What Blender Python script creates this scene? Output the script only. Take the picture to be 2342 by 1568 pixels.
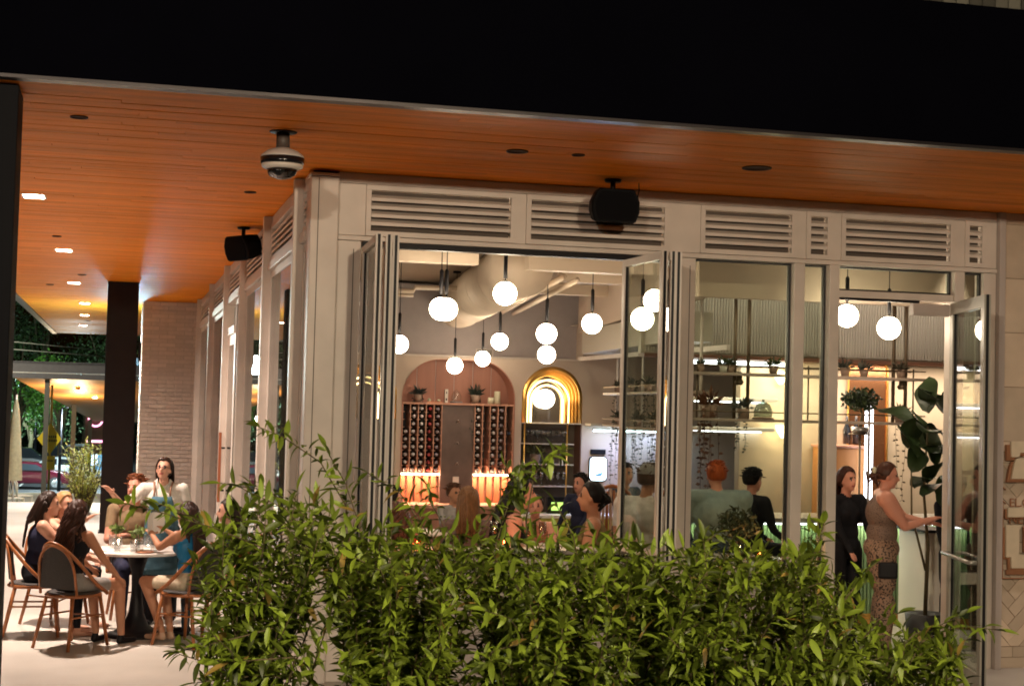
import bpy, bmesh, math, random
import numpy as np
from mathutils import Vector, Matrix
random.seed(7)
rng = np.random.RandomState(5)
sc = bpy.context.scene
for o in list(bpy.data.objects): bpy.data.objects.remove(o)
PI = math.pi
# ------------------------------------------------------------------ camera
YAW, PITCH, ROLL, FPX, IMW = 0.248947803, 0.0403946177, 0.0255394544, 3508.52, 2342.0
CAMH = 2.1
FW = Vector((math.sin(YAW)*math.cos(PITCH), math.cos(YAW)*math.cos(PITCH), math.sin(PITCH)))
RT = Vector((math.cos(YAW), -math.sin(YAW), 0)); UP = RT.cross(FW)
R2 = math.cos(ROLL)*RT + math.sin(ROLL)*UP
U2 = -math.sin(ROLL)*RT + math.cos(ROLL)*UP
cam = bpy.data.cameras.new('camera'); camo = bpy.data.objects.new('camera', cam); sc.collection.objects.link(camo)
camo.matrix_world = Matrix(((R2.x, U2.x, -FW.x, 0), (R2.y, U2.y, -FW.y, 0), (R2.z, U2.z, -FW.z, CAMH), (0, 0, 0, 1)))
cam.sensor_fit = 'HORIZONTAL'; cam.sensor_width = 36.0; cam.lens = 36.0*FPX/IMW
cam.clip_start = 0.1; cam.clip_end = 800
sc.camera = camo
def at(x, y, ax, v):
    """point of the place seen at photo pixel (x, y) on the plane ax = v"""
    d = FW*FPX + R2*(x-1171.0) - U2*(y-784.0)
    i = 'XYZ'.index(ax); C0 = Vector((0, 0, CAMH))
    return C0 + d*((v-C0[i])/d[i])
# ------------------------------------------------------------------ world, moonlight, exposure
w = bpy.data.worlds.new('World'); sc.world = w; w.use_nodes = True
wn = w.node_tree.nodes; wl = w.node_tree.links
for n in list(wn): wn.remove(n)
wo = wn.new('ShaderNodeOutputWorld'); bg = wn.new('ShaderNodeBackground')
sky = wn.new('ShaderNodeTexSky'); sky.sky_type = 'NISHITA'; sky.sun_disc = False
sky.sun_elevation = math.radians(1.0); sky.sun_rotation = math.radians(200)
bg.inputs['Strength'].default_value = 0.0012
wl.new(sky.outputs[0], bg.inputs['Color']); wl.new(bg.outputs[0], wo.inputs['Surface'])
sl = bpy.data.lights.new('sun', 'SUN'); sl.energy = 0.004; sl.angle = math.radians(0.5); sl.color = (0.8, 0.88, 1)
so = bpy.data.objects.new('sun', sl); sc.collection.objects.link(so)
so.rotation_euler = (math.radians(60), 0, math.radians(200))
sc.view_settings.view_transform = 'Standard'; sc.view_settings.look = 'None'
sc.view_settings.exposure = 1.2; sc.view_settings.gamma = 1.0; sc.view_settings.use_curve_mapping = False
sc.render.engine = 'CYCLES'
sc.cycles.use_denoising = True
try: sc.cycles.denoiser = 'OPENIMAGEDENOISE'
except Exception: pass
sc.cycles.max_bounces = 7; sc.cycles.diffuse_bounces = 3; sc.cycles.glossy_bounces = 3
sc.cycles.transparent_max_bounces = 16; sc.cycles.transmission_bounces = 4
sc.cycles.caustics_reflective = False; sc.cycles.caustics_refractive = False
sc.cycles.sample_clamp_indirect = 4.0
sc.cycles.pixel_filter_type = 'BLACKMAN_HARRIS'; sc.cycles.filter_width = 1.8
# ------------------------------------------------------------------ materials
MATS = {}
def mat(name, col, rough=0.6, metal=0.0, var=0.0, scale=8.0, bump=0.0, bscale=None, emit=0.0, ecol=None,
        spec=0.5, alpha=None, stretch=None, island=0.0, sub=0.0):
    if name in MATS: return MATS[name]
    m = bpy.data.materials.new(name); m.use_nodes = True; MATS[name] = m
    nt = m.node_tree; b = nt.nodes['Principled BSDF']
    c = (col[0], col[1], col[2], 1)
    b.inputs['Base Color'].default_value = c; b.inputs['Roughness'].default_value = rough
    b.inputs['Metallic'].default_value = metal; b.inputs['Specular IOR Level'].default_value = spec
    m.diffuse_color = c
    if emit:
        b.inputs['Emission Color'].default_value = (*(ecol or col), 1); b.inputs['Emission Strength'].default_value = emit
    tc = None
    if var or bump or island:
        tc = nt.nodes.new('ShaderNodeTexCoord'); mp = nt.nodes.new('ShaderNodeMapping')
        nt.links.new(tc.outputs['Object'], mp.inputs['Vector'])
        if stretch: mp.inputs['Scale'].default_value = stretch
        no = nt.nodes.new('ShaderNodeTexNoise'); no.inputs['Scale'].default_value = scale
        no.inputs['Detail'].default_value = 5
        nt.links.new(mp.outputs[0], no.inputs['Vector'])
    if var or island:
        fac = no.outputs['Fac']
        if island:
            g = nt.nodes.new('ShaderNodeNewGeometry'); mm = nt.nodes.new('ShaderNodeMath'); mm.operation = 'MULTIPLY_ADD'
            oi = nt.nodes.new('ShaderNodeObjectInfo'); ad = nt.nodes.new('ShaderNodeMath'); ad.operation = 'ADD'
            nt.links.new(g.outputs['Random Per Island'], ad.inputs[0]); nt.links.new(oi.outputs['Random'], ad.inputs[1])
            fr = nt.nodes.new('ShaderNodeMath'); fr.operation = 'FRACT'; nt.links.new(ad.outputs[0], fr.inputs[0])
            nt.links.new(fr.outputs[0], mm.inputs[0]); mm.inputs[1].default_value = island
            s2 = nt.nodes.new('ShaderNodeMath'); s2.operation = 'MULTIPLY'; s2.inputs[1].default_value = max(var, 0.001)
            nt.links.new(no.outputs['Fac'], s2.inputs[0]); nt.links.new(s2.outputs[0], mm.inputs[2])
            tot = island+max(var, 0.001)
        else:
            mm = nt.nodes.new('ShaderNodeMath'); mm.operation = 'MULTIPLY'; mm.inputs[1].default_value = var
            nt.links.new(fac, mm.inputs[0]); tot = var
        mr = nt.nodes.new('ShaderNodeMapRange'); mr.inputs['From Min'].default_value = tot*0.25
        mr.inputs['From Max'].default_value = tot*0.75
        mr.inputs['To Min'].default_value = 1-tot; mr.inputs['To Max'].default_value = 1+tot
        nt.links.new(mm.outputs[0], mr.inputs['Value'])
        mx = nt.nodes.new('ShaderNodeVectorMath'); mx.operation = 'SCALE'
        mx.inputs[0].default_value = c[:3]; nt.links.new(mr.outputs[0], mx.inputs['Scale'])
        nt.links.new(mx.outputs[0], b.inputs['Base Color'])
    if bump:
        n2 = no
        if bscale:
            n2 = nt.nodes.new('ShaderNodeTexNoise'); n2.inputs['Scale'].default_value = bscale; n2.inputs['Detail'].default_value = 4
            nt.links.new(mp.outputs[0], n2.inputs['Vector'])
        bp = nt.nodes.new('ShaderNodeBump'); bp.inputs['Strength'].default_value = bump; bp.inputs['Distance'].default_value = 0.01
        nt.links.new(n2.outputs['Fac'], bp.inputs['Height']); nt.links.new(bp.outputs[0], b.inputs['Normal'])
    if sub:
        out = nt.nodes['Material Output']; tr = nt.nodes.new('ShaderNodeBsdfTranslucent'); ms = nt.nodes.new('ShaderNodeMixShader')
        if b.inputs['Base Color'].links: nt.links.new(b.inputs['Base Color'].links[0].from_socket, tr.inputs['Color'])
        else: tr.inputs['Color'].default_value = c
        ms.inputs[0].default_value = sub
        nt.links.new(b.outputs[0], ms.inputs[1]); nt.links.new(tr.outputs[0], ms.inputs[2]); nt.links.new(ms.outputs[0], out.inputs['Surface'])
    return m
def glass(name, tint=(0.9, 0.95, 0.92), f0=0.0, ior=1.5, rough=0.0):
    if name in MATS: return MATS[name]
    m = bpy.data.materials.new(name); m.use_nodes = True; MATS[name] = m
    nt = m.node_tree; nt.nodes.remove(nt.nodes['Principled BSDF']); out = nt.nodes['Material Output']
    t = nt.nodes.new('ShaderNodeBsdfTransparent'); t.inputs[0].default_value = (*tint, 1)
    g = nt.nodes.new('ShaderNodeBsdfGlossy'); g.inputs['Roughness'].default_value = rough
    lw = nt.nodes.new('ShaderNodeLayerWeight'); lw.inputs['Blend'].default_value = 0.5
    fr = nt.nodes.new('ShaderNodeMath'); fr.operation = 'POWER'; fr.inputs[1].default_value = 5.0; nt.links.new(lw.outputs['Facing'], fr.inputs[0])
    ad = nt.nodes.new('ShaderNodeMath'); ad.operation = 'ADD'; ad.inputs[1].default_value = f0+((ior-1)/(ior+1))**2; ad.use_clamp = True
    ms = nt.nodes.new('ShaderNodeMixShader')
    nt.links.new(fr.outputs[0], ad.inputs[0]); nt.links.new(ad.outputs[0], ms.inputs[0])
    nt.links.new(t.outputs[0], ms.inputs[1]); nt.links.new(g.outputs[0], ms.inputs[2]); nt.links.new(ms.outputs[0], out.inputs['Surface'])
    return m
def spots(name, col, dark, scale, thr, rough=0.7):
    if name in MATS: return MATS[name]
    m = mat(name, col, rough); nt = m.node_tree; b = nt.nodes['Principled BSDF']
    tc = nt.nodes.new('ShaderNodeTexCoord'); v = nt.nodes.new('ShaderNodeTexNoise'); v.inputs['Scale'].default_value = scale; v.inputs['Detail'].default_value = 1.5
    nt.links.new(tc.outputs['Object'], v.inputs['Vector'])
    r = nt.nodes.new('ShaderNodeValToRGB'); r.color_ramp.elements[0].position = thr; r.color_ramp.elements[0].color = (*col, 1)
    r.color_ramp.elements[1].position = thr+0.06; r.color_ramp.elements[1].color = (*dark, 1)
    nt.links.new(v.outputs['Fac'], r.inputs[0]); nt.links.new(r.outputs[0], b.inputs['Base Color'])
    return m
# ------------------------------------------------------------------ mesh builder
class MB:
    def __init__(s): s.v = []; s.f = []; s.m = []; s.sm = []
    def add(s, vs, fs, mi=0, smooth=False):
        b = len(s.v); s.v.extend([tuple(p) for p in vs])
        for f in fs: s.f.append([i+b for i in f]); s.m.append(mi); s.sm.append(smooth)
        return s
    def box(s, x0, x1, y0, y1, z0, z1, mi=0):
        vs = [(x, y, z) for z in (z0, z1) for y in (y0, y1) for x in (x0, x1)]
        return s.add(vs, [(0, 2, 3, 1), (4, 5, 7, 6), (0, 1, 5, 4), (2, 6, 7, 3), (0, 4, 6, 2), (1, 3, 7, 5)], mi)
    def bbox(s, x0, x1, y0, y1, z0, z1, b=0.01, mi=0):
        """box with bevelled vertical and horizontal edges on all sides (chamfered)"""
        bm = bmesh.new(); bmesh.ops.create_cube(bm, size=1)
        for v in bm.verts:
            v.co = Vector(((x0+x1)/2+v.co.x*(x1-x0), (y0+y1)/2+v.co.y*(y1-y0), (z0+z1)/2+v.co.z*(z1-z0)))
        bmesh.ops.bevel(bm, geom=list(bm.edges), offset=b, segments=2, affect='EDGES', profile=0.6)
        bm.verts.index_update()
        s.add([v.co[:] for v in bm.verts], [[v.index for v in f.verts] for f in bm.faces], mi); bm.free(); return s
    def obox(s, p, q, w, h, mi=0, up=(0, 0, 1)):
        """bar from p to q with width w (sideways) and height h (along up)"""
        p = Vector(p); q = Vector(q); d = (q-p).normalized(); u = Vector(up); r = d.cross(u)
        if r.length < 1e-4: r = d.cross(Vector((1, 0, 0)))
        r.normalize(); u = r.cross(d).normalized()
        vs = []
        for e in (p, q):
            for a, b in ((-1, -1), (1, -1), (1, 1), (-1, 1)): vs.append(e+r*(a*w/2)+u*(b*h/2))
        return s.add(vs, [(3, 2, 1, 0), (4, 5, 6, 7), (0, 1, 5, 4), (1, 2, 6, 5), (2, 3, 7, 6), (3, 0, 4, 7)], mi)
    def tube(s, pts, rad, n=8, mi=0, caps=True, flat=1.0):
        pts = [Vector(p) for p in pts]
        if not hasattr(rad, '__len__'): rad = [rad]*len(pts)
        vs = []; prev = None
        for i, p in enumerate(pts):
            d = (pts[min(i+1, len(pts)-1)]-pts[max(i-1, 0)])
            if d.length < 1e-9: d = Vector((0, 0, 1))
            d.normalize()
            if prev is None: a = d.orthogonal().normalized()
            else:
                a = prev-d*prev.dot(d)
                a = a.normalized() if a.length > 1e-6 else d.orthogonal().normalized()
            prev = a; b = d.cross(a)
            for k in range(n):
                t = 2*PI*k/n; vs.append(p+(a*math.cos(t)+b*math.sin(t)*flat)*rad[i])
        fs = []
        for i in range(len(pts)-1):
            for k in range(n):
                fs.append((i*n+k, i*n+(k+1) % n, (i+1)*n+(k+1) % n, (i+1)*n+k))
        if caps: fs.append(tuple(reversed(range(n)))); fs.append(tuple(range((len(pts)-1)*n, len(pts)*n)))
        return s.add(vs, fs, mi, True)
    def lathe(s, prof, n=20, mi=0, c=(0, 0, 0)):
        vs = []; fs = []
        for r, z in prof:
            for k in range(n):
                t = 2*PI*k/n; vs.append((c[0]+r*math.cos(t), c[1]+r*math.sin(t), c[2]+z))
        for i in range(len(prof)-1):
            for k in range(n): fs.append((i*n+k, i*n+(k+1) % n, (i+1)*n+(k+1) % n, (i+1)*n+k))
        if prof[0][0] > 1e-5: fs.append(tuple(reversed(range(n))))
        if prof[-1][0] > 1e-5: fs.append(tuple(range((len(prof)-1)*n, len(prof)*n)))
        return s.add(vs, fs, mi, True)
    def ball(s, c, r, nu=20, nv=12, mi=0, M=None):
        if not hasattr(r, '__len__'): r = (r, r, r)
        vs = [(0, 0, -1)]; fs = []
        for j in range(1, nv):
            ph = -PI/2+PI*j/nv
            for k in range(nu): vs.append((math.cos(ph)*math.cos(2*PI*k/nu), math.cos(ph)*math.sin(2*PI*k/nu), math.sin(ph)))
        vs.append((0, 0, 1))
        for k in range(nu): fs.append((0, 1+(k+1) % nu, 1+k))
        for j in range(nv-2):
            for k in range(nu):
                a = 1+j*nu; fs.append((a+k, a+(k+1) % nu, a+nu+(k+1) % nu, a+nu+k))
        a = 1+(nv-2)*nu; t = len(vs)-1
        for k in range(nu): fs.append((a+k, a+(k+1) % nu, t))
        out = []
        for v in vs:
            p = Vector((v[0]*r[0], v[1]*r[1], v[2]*r[2]))
            if M is not None: p = M @ p
            out.append(p+Vector(c))
        return s.add(out, fs, mi, True)
    def prism(s, poly, f, t, mi=0):
        """poly: 2D points; f(u,v,w)->3D; extruded w 0..t"""
        n = len(poly); vs = [f(u, v, 0) for u, v in poly]+[f(u, v, t) for u, v in poly]
        fs = [tuple(range(n)), tuple(reversed(range(n, 2*n)))]+[((i+1) % n, i, n+i, n+(i+1) % n) for i in range(n)]
        return s.add(vs, fs, mi)
    def mesh(s, name, mats, off=(0, 0, 0)):
        me = bpy.data.meshes.new(name)
        vs = np.array(s.v, dtype=float)-np.array(off) if s.v else np.zeros((0, 3))
        me.from_pydata(vs.tolist(), [], s.f)
        for m in (mats if isinstance(mats, (list, tuple)) else [mats]): me.materials.append(m)
        me.polygons.foreach_set('material_index', s.m); me.polygons.foreach_set('use_smooth', s.sm)
        me.update(); return me
    def build(s, name, mats, parent=None, world=True, fix=False, **tags):
        off = tuple(parent.matrix_world.translation) if (parent is not None and world) else (0, 0, 0)
        if parent is not None and world: off = wloc(parent)
        me = s.mesh(name, mats, off)
        if fix:
            bm = bmesh.new(); bm.from_mesh(me); bmesh.ops.recalc_face_normals(bm, faces=bm.faces); bm.to_mesh(me); bm.free()
        o = bpy.data.objects.new(name, me); sc.collection.objects.link(o)
        if parent is not None: o.parent = parent
        for k, v in tags.items(): o[k] = v
        return o
def wloc(o):
    p = Vector((0, 0, 0))
    while o is not None: p += o.location; o = o.parent
    return tuple(p)
def thing(name, label, cat, loc=(0, 0, 0), rz=0.0, group=None):
    o = bpy.data.objects.new(name, None); sc.collection.objects.link(o); o.empty_display_size = 0.1
    o.location = loc; o.rotation_euler = (0, 0, rz); o['label'] = label; o['category'] = cat
    if group: o['group'] = group
    return o
def tag(o, label, cat, group=None):
    o['label'] = label; o['category'] = cat
    if group: o['group'] = group
    return o
def inst(me, name, parent=None, loc=(0, 0, 0), rot=(0, 0, 0), scl=None):
    o = bpy.data.objects.new(name, me); sc.collection.objects.link(o); o.location = loc; o.rotation_euler = rot
    if scl: o.scale = scl if hasattr(scl, '__len__') else (scl,)*3
    if parent: o.parent = parent
    return o
def dup(root, loc, rz=0.0, label=None, group=None):
    r = root.copy(); sc.collection.objects.link(r); r.location = loc; r.rotation_euler = (0, 0, rz)
    if label: r['label'] = label
    if group: r['group'] = group
    for ch in list(root.children):
        c = ch.copy(); sc.collection.objects.link(c); c.parent = r
        for g in list(ch.children):
            d = g.copy(); sc.collection.objects.link(d); d.parent = c
    return r
def lamp(name, kind, loc, energy, col, parent=None, size=0.1, aim=None, spot=100, blend=0.6, shape=None):
    l = bpy.data.lights.new(name, kind); l.energy = energy; l.color = col
    if kind == 'SPOT': l.spot_size = math.radians(spot); l.spot_blend = blend; l.shadow_soft_size = size
    elif kind == 'AREA':
        l.size = size
        if shape: l.shape = 'RECTANGLE'; l.size, l.size_y = shape
    else: l.shadow_soft_size = size
    o = bpy.data.objects.new(name, l); sc.collection.objects.link(o)
    p = Vector(loc)
    if parent: o.parent = parent; o.location = p-Vector(wloc(parent))
    else: o.location = p
    if aim is not None: o.rotation_euler = (Vector(aim)-p).to_track_quat('-Z', 'Y').to_euler()
    return o
# ---- palette
cream = mat('cream_paint', (0.68, 0.605, 0.545), 0.45, var=0.12, scale=3)
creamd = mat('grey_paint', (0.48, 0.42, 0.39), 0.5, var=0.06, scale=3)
dark_gap = mat('dark_recess', (0.11, 0.085, 0.07), 0.8)
blackm = mat('black_metal', (0.007, 0.006, 0.008), 0.5, var=0.1, spec=0.25)
gasket = mat('rubber_gasket', (0.02, 0.02, 0.022), 0.5)
alu = mat('brushed_metal', (0.55, 0.53, 0.5), 0.3, metal=0.8)
pane_m = glass('window_glass', (0.80, 0.84, 0.79))
pane_side = glass('side_glass', (0.75, 0.8, 0.78), 0.05)
clear = glass('clear_glass', (0.93, 0.95, 0.94), 0.06, 1.45, 0.02)
gold = mat('brass', (0.85, 0.50, 0.14), 0.3, metal=0.9)
wood_o = mat('cedar_boards', (0.88, 0.262, 0.016), 0.55, var=0.16, scale=3.5, stretch=(0.6, 14, 14), island=0.05, spec=0.08)
oldleaf = mat('old_leaf', (0.30, 0.20, 0.04), 0.6, var=0.3, sub=0.15)
leafm = mat('shrub_leaf', (0.155, 0.215, 0.020), 0.45, var=0.3, scale=4, island=0.42, sub=0.22)
bark = mat('shrub_bark', (0.10, 0.075, 0.035), 0.8, var=0.2, scale=30)
# ================================================================== SETTING
YF = 11.53; XS = 1.344; ZS = 3.833
conc = mat('patio_concrete', (0.54, 0.50, 0.45), 0.7, var=0.18, scale=0.9, bump=0.15, bscale=60)
MB().add([(-60, 8.4, 0), (60, 8.4, 0), (60, 31, 0), (-60, 31, 0)], [(0, 1, 2, 3)]).build('patio_ground', conc, kind='structure')
asph = mat('asphalt', (0.05, 0.052, 0.055), 0.85, var=0.2, scale=6, bump=0.2, bscale=80)
lawn = mat('lawn_soil', (0.05, 0.075, 0.03), 0.95, var=0.4, scale=2, bump=0.4)
pav = mat('lower_paving', (0.24, 0.25, 0.2), 0.8, var=0.15, scale=2)
MB().add([(-60, -40, -0.12), (60, -40, -0.12), (60, 3.4, -0.12), (-60, 3.4, -0.12)], [(0, 1, 2, 3)]).build('road', asph, kind='structure')
MB().box(-60, 60, 3.4, 3.55, -0.2, 0.002).build('kerb', conc, kind='structure')
MB().add([(-60, 3.55, -0.004), (60, 3.55, -0.004), (60, 8.4, -0.004), (-60, 8.4, -0.004)], [(0, 1, 2, 3)]).build('pavement', mat('dark_paving', (0.16, 0.14, 0.12), 0.85, var=0.2, scale=2), kind='structure')
m = MB(); prof = [(31, -0.02), (34, -0.7), (46, -0.75), (58, -2.3), (70, -2.9), (600, -2.9)]
MB().add([(x, y, z) for y, z in prof[:3] for x in (-60, 60)], [(0, 1, 3, 2), (2, 3, 5, 4)]).build('terrace_ground', pav, kind='structure')
MB().add([(x, y, z) for y, z in prof[2:5] for x in (-60, 60)], [(0, 1, 3, 2), (2, 3, 5, 4)]).build('grass_slope', lawn, kind='structure')
MB().add([(-250, 70, -2.9), (250, 70, -2.9), (250, 600, -2.9), (-250, 600, -2.9)], [(0, 1, 2, 3)]).build('car_park', asph, kind='structure')
m = MB()
for k in range(9): m.box(-24+k*2.7, -23.88+k*2.7, 84, 94, -2.9, -2.894)
m.build('parking_lines', mat('road_paint', (0.7, 0.7, 0.66), 0.7), kind='structure')
MB().bbox(-60, 60, 69.7, 70.0, -2.95, -2.76, 0.02).build('kerb', conc, kind='structure')
# planter bed under the shrubs
m = MB(); m.box(-0.3, 5.2, 4.2, 4.32, 0, 0.35).box(-0.3, 5.2, 7.3, 7.42, 0, 0.35).box(-0.42, -0.3, 4.2, 7.42, 0, 0.35).box(5.2, 5.32, 4.2, 7.42, 0, 0.35)
m.build('planter_kerb', conc, kind='structure')
MB().box(-0.3, 5.2, 4.32, 7.3, 0.0, 0.3).build('planter_soil', mat('soil', (0.035, 0.025, 0.018), 0.95, var=0.4, scale=20, bump=0.6), kind='structure')
# interior shell
fl = mat('pale_floor_tile', (0.42, 0.38, 0.33), 0.35, var=0.1, scale=1.5)
MB().box(XS+0.15, 12.2, YF+0.15, 20.4, -0.02, 0.006).build('floor', fl, kind='structure')
cl = mat('ceiling_paint', (0.33, 0.25, 0.18), 0.8, var=0.06)
MB().box(XS+0.15, 12.2, YF+0.15, 20.6, 3.74, 3.83).build('ceiling', cl, kind='structure')
wpl = mat('plaster_wall', (0.52, 0.41, 0.33), 0.75, var=0.06, scale=1.2)
wpl2 = mat('upper_wall_paint', (0.44, 0.38, 0.37), 0.75, var=0.05)
MB().box(12.2, 12.35, YF+0.2, 20.6, 0, 3.83).build('wall', wpl, kind='structure')
YB = 20.0
bx = lambda x, y=950: at(x, y, 'Y', YB).x
bz = lambda y, x=1050: at(x, y, 'Y', YB).z
ztop = bz(822)+0.03
# arches: (x0,x1,top z,corner radius)
A1 = (bx(918), bx(1177), bz(822), 0.52); A2 = (bx(1193), bx(1331), bz(838, 1260), (bx(1331)-bx(1193))/2-0.002)
A0 = (bx(770), bx(906), bz(830, 850), (bx(906)-bx(770))/2-0.002); YM = 15.70; a3x0, a3x1 = at(1938, 950, 'Y', YM).x, at(2027, 950, 'Y', YM).x; A3 = (a3x0, a3x1, at(1980, 797, 'Y', YM).z-0.03, (a3x1-a3x0)/2-0.002)
def arch_pts(x0, x1, zt, r, n=14):
    p = []
    for k in range(n+1):
        t = PI-(PI/2)*k/n; p.append((x0+r+r*math.cos(t), zt-r+r*math.sin(t)))
    for k in range(n+1):
        t = PI/2-(PI/2)*k/n; p.append((x1-r+r*math.cos(t), zt-r+r*math.sin(t)))
    return p
m = MB(); ff = lambda u, v, q: (u, YB+q, v)
edges = [XS+0.16]
ZT2 = 3.2
for a in (A0, A1, A2):
    m.box(edges[-1], a[0], YB, YB+0.34, 0, ztop)
    zt = ztop
    pts = arch_pts(*a)
    for i in range(len(pts)-1):
        (u0, v0), (u1, v1) = pts[i], pts[i+1]
        if abs(u1-u0) > 1e-6: m.prism([(u0, v0), (u1, v1), (u1, zt), (u0, zt)], ff, 0.34)
    edges.append(a[1])
m.box(edges[-1], 12.2, YB, YB+0.34, 0, ZT2); m.box(A2[1]+0.02, 6.0, YB+0.003, YB+0.34, ZT2+0.01, ZT2+0.02)
m.build('back_wall', wpl, kind='structure')
MB().box(XS+0.16, 12.2, YB+0.5, YB+0.6, 0, 3.83).build('rear_wall', wpl2, kind='structure')
MB().box(XS+0.16, 12.2, YB+0.12, YB+0.36, ztop+0.002, ztop+0.03).build('wall_ledge', cream, kind='structure')
MB().box(XS+0.16, 6.2, YB+0.34, YB+0.5, ztop-0.6, 3.7).build('upper_wall', wpl2, kind='structure')
# ================================================================== ROOF
roof = thing('roof_canopy', 'flat roof over the restaurant with deep black fascia and orange cedar soffit', 'roof', (0, 10, 0))
m = MB(); m.box(-1.95, 14, 8.80, 8.90, ZS+0.018, 4.76); m.box(-1.95, -1.85, 8.9, 46, ZS+0.035, 4.79)
m.build('fascia', mat('black_fascia', (0.0025, 0.0025, 0.0045), 0.8, var=0.15, scale=1.5, spec=0.0), roof)
MB().box(-1.85, 14, 8.9, 46, ZS+0.04, 4.75).build('roof_slab', blackm, roof)
m = MB(); m.box(-1.95, 14, 8.80, 8.895, ZS-0.004, ZS+0.016); m.box(-1.95, -1.82, 8.9, 46, ZS-0.02, ZS+0.033)
m.build('edge_trim', mat('bronze_trim', (0.045, 0.038, 0.04), 0.4, metal=0.5, var=0.3, scale=2), roof)
for k in range(int((46-8.9)/2.4)):
    pass
m = MB(); y = 8.9; pw = 0.095
while y < 45.9:
    xe = 14 if y < YF-0.02 else XS+0.02
    x = -1.82-rng.rand()*2.0
    while x < xe:
        L = 1.6+rng.rand()*2.6; a, b = max(x, -1.82), min(x+L, xe)
        if b > a+0.02:
            dz = rng.rand()*0.003
            m.box(a+0.001, b-0.001, y+0.0012, y+pw-0.0012, ZS+dz, ZS+0.03)
        x += L
    y += pw
m.build('soffit_boards', wood_o, roof, kind='stuff')
# recessed downlights
dl_m = mat('lit_downlight', (1, 0.9, 0.75), 0.5, emit=30, ecol=(1, 0.86, 0.7))
DL = [(-0.80, 14.1), (-0.72, 19.3), (-0.72, 30.4), (-0.82, 35.0), (-0.97, 40.2), (-0.76, 24.9), (8.6, 10.2)]
for i, (x, y) in enumerate(DL):
    d = MB().box(x-0.085, x+0.085, y-0.13, y+0.13, ZS-0.004, ZS+0.0).build('downlight', dl_m, roof)
    f = MB()
    for a in ((x-0.105, x-0.087, y-0.15, y+0.15), (x+0.087, x+0.105, y-0.15, y+0.15), (x-0.087, x+0.087, y-0.15, y-0.132), (x-0.087, x+0.087, y+0.132, y+0.15)):
        f.box(*a, ZS-0.006, ZS-0.0005)
    f.build('trim', cream, d, world=False).location = -Vector(wloc(d))
    e = 520 if i < 2 else 460
    lamp('downlight_glow', 'SPOT', (x, y, ZS-0.02), e if x < 5 else 80, (1, 0.80, 0.66), roof, 0.08, (x, y, 0), 160 if x < 5 else 110, 1.0)
dk = mat('dark_grille', (0.06, 0.02, 0.01), 0.7)
for x, y, r in ((-0.31, 9.93, .055), (2.57, 10.1, .075), (3.0, 10.08, .045), (4.34, 10.12, .105), (-0.74, 17.6, .05), (-0.6, 23.1, .06), (-1.15, 25.5, .06), (-0.8, 37.5, .07), (1.0, 13.0, 0.05)):
    MB().lathe([(0.001, -0.001), (r*0.8, -0.001), (r*0.82, -0.008), (r, -0.008), (r, 0.0)], 20, 0, (x, y, ZS)).build('soffit_disc', dk, roof)
# upper storey boards behind the fascia
us = thing('upper_storey_wall', 'grey upper storey wall of upright boards showing above the black fascia', 'wall', (7, 12.4, 4.75))
MB().box(4.0, 14, 12.5, 12.7, 4.75, 8).build('backing', blackm, us)
ubm = mat('weathered_boards', (0.22, 0.21, 0.17), 0.8, var=0.3, scale=3, island=0.25)
bm0 = MB().bbox(-0.06, 0.06, -0.03, 0.0, 0, 3.0, 0.006).mesh('board', ubm)
for k in range(32): inst(bm0, 'board', us, (5.6+k*0.134-7, 0.095, 0.0))
# columns
for nm, lab, b, top in (('steel_column', 'black roof column standing nearest on the patio edge', (-1.12, -0.612, 9.0, 9.4), ZS-0.002),
                        ('steel_column', 'dark brown roof column rising behind the dining party', (-0.24, 0.225, 24.2, 24.6), ZS-0.002)):
    t = thing(nm, lab, 'column', ((b[0]+b[1])/2, (b[2]+b[3])/2, 0))
    MB().bbox(*b, 0.02, top, 0.008).build('shaft', mat('column_paint_near' if b[0] < -1 else 'column_paint', (0.004, 0.004, 0.006) if b[0] < -1 else (0.022, 0.016, 0.016), 0.6, var=0.1, spec=0.1), t)
    MB().box(b[0]-0.02, b[1]+0.02, b[2]-0.02, b[3]+0.02, 0.0, 0.019).build('base_plate', blackm, t)
# rear brick wall
bw = thing('brick_wall', 'pale thin brick wall closing the far end of the patio', 'wall', (0.9, 28.8, 0))
MB().box(0.38, 1.6, 28.82, 31.5, 0, ZS-0.002).build('core', mat('mortar', (0.56, 0.47, 0.41), 0.9), bw)
brk = mat('pale_brick', (0.66, 0.55, 0.49), 0.85, var=0.08, scale=12, island=0.04, bump=0.1)
m = MB(); z = 0.0; r = 0
while z < ZS-0.07:
    x = 0.36-(r % 2)*0.15
    while x < 1.5:
        a, b = max(x, 0.36), min(x+0.29, 1.5)
        if b-a > 0.03: m.box(a+.003, b-.003, 28.80+rng.rand()*0.003, 28.85, z+.004, z+0.068)
        x += 0.30
    y = 28.80-(r % 2)*0.15
    while y < 31.4:
        a, b = max(y, 28.86), min(y+0.29, 31.4)
        if b-a > 0.03: m.box(0.355+rng.rand()*0.003, 0.39, a+.003, b-.003, z+.004, z+0.068)
        y += 0.30
    z += 0.075; r += 1
m.build('brick', brk, bw, kind='stuff')
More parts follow.
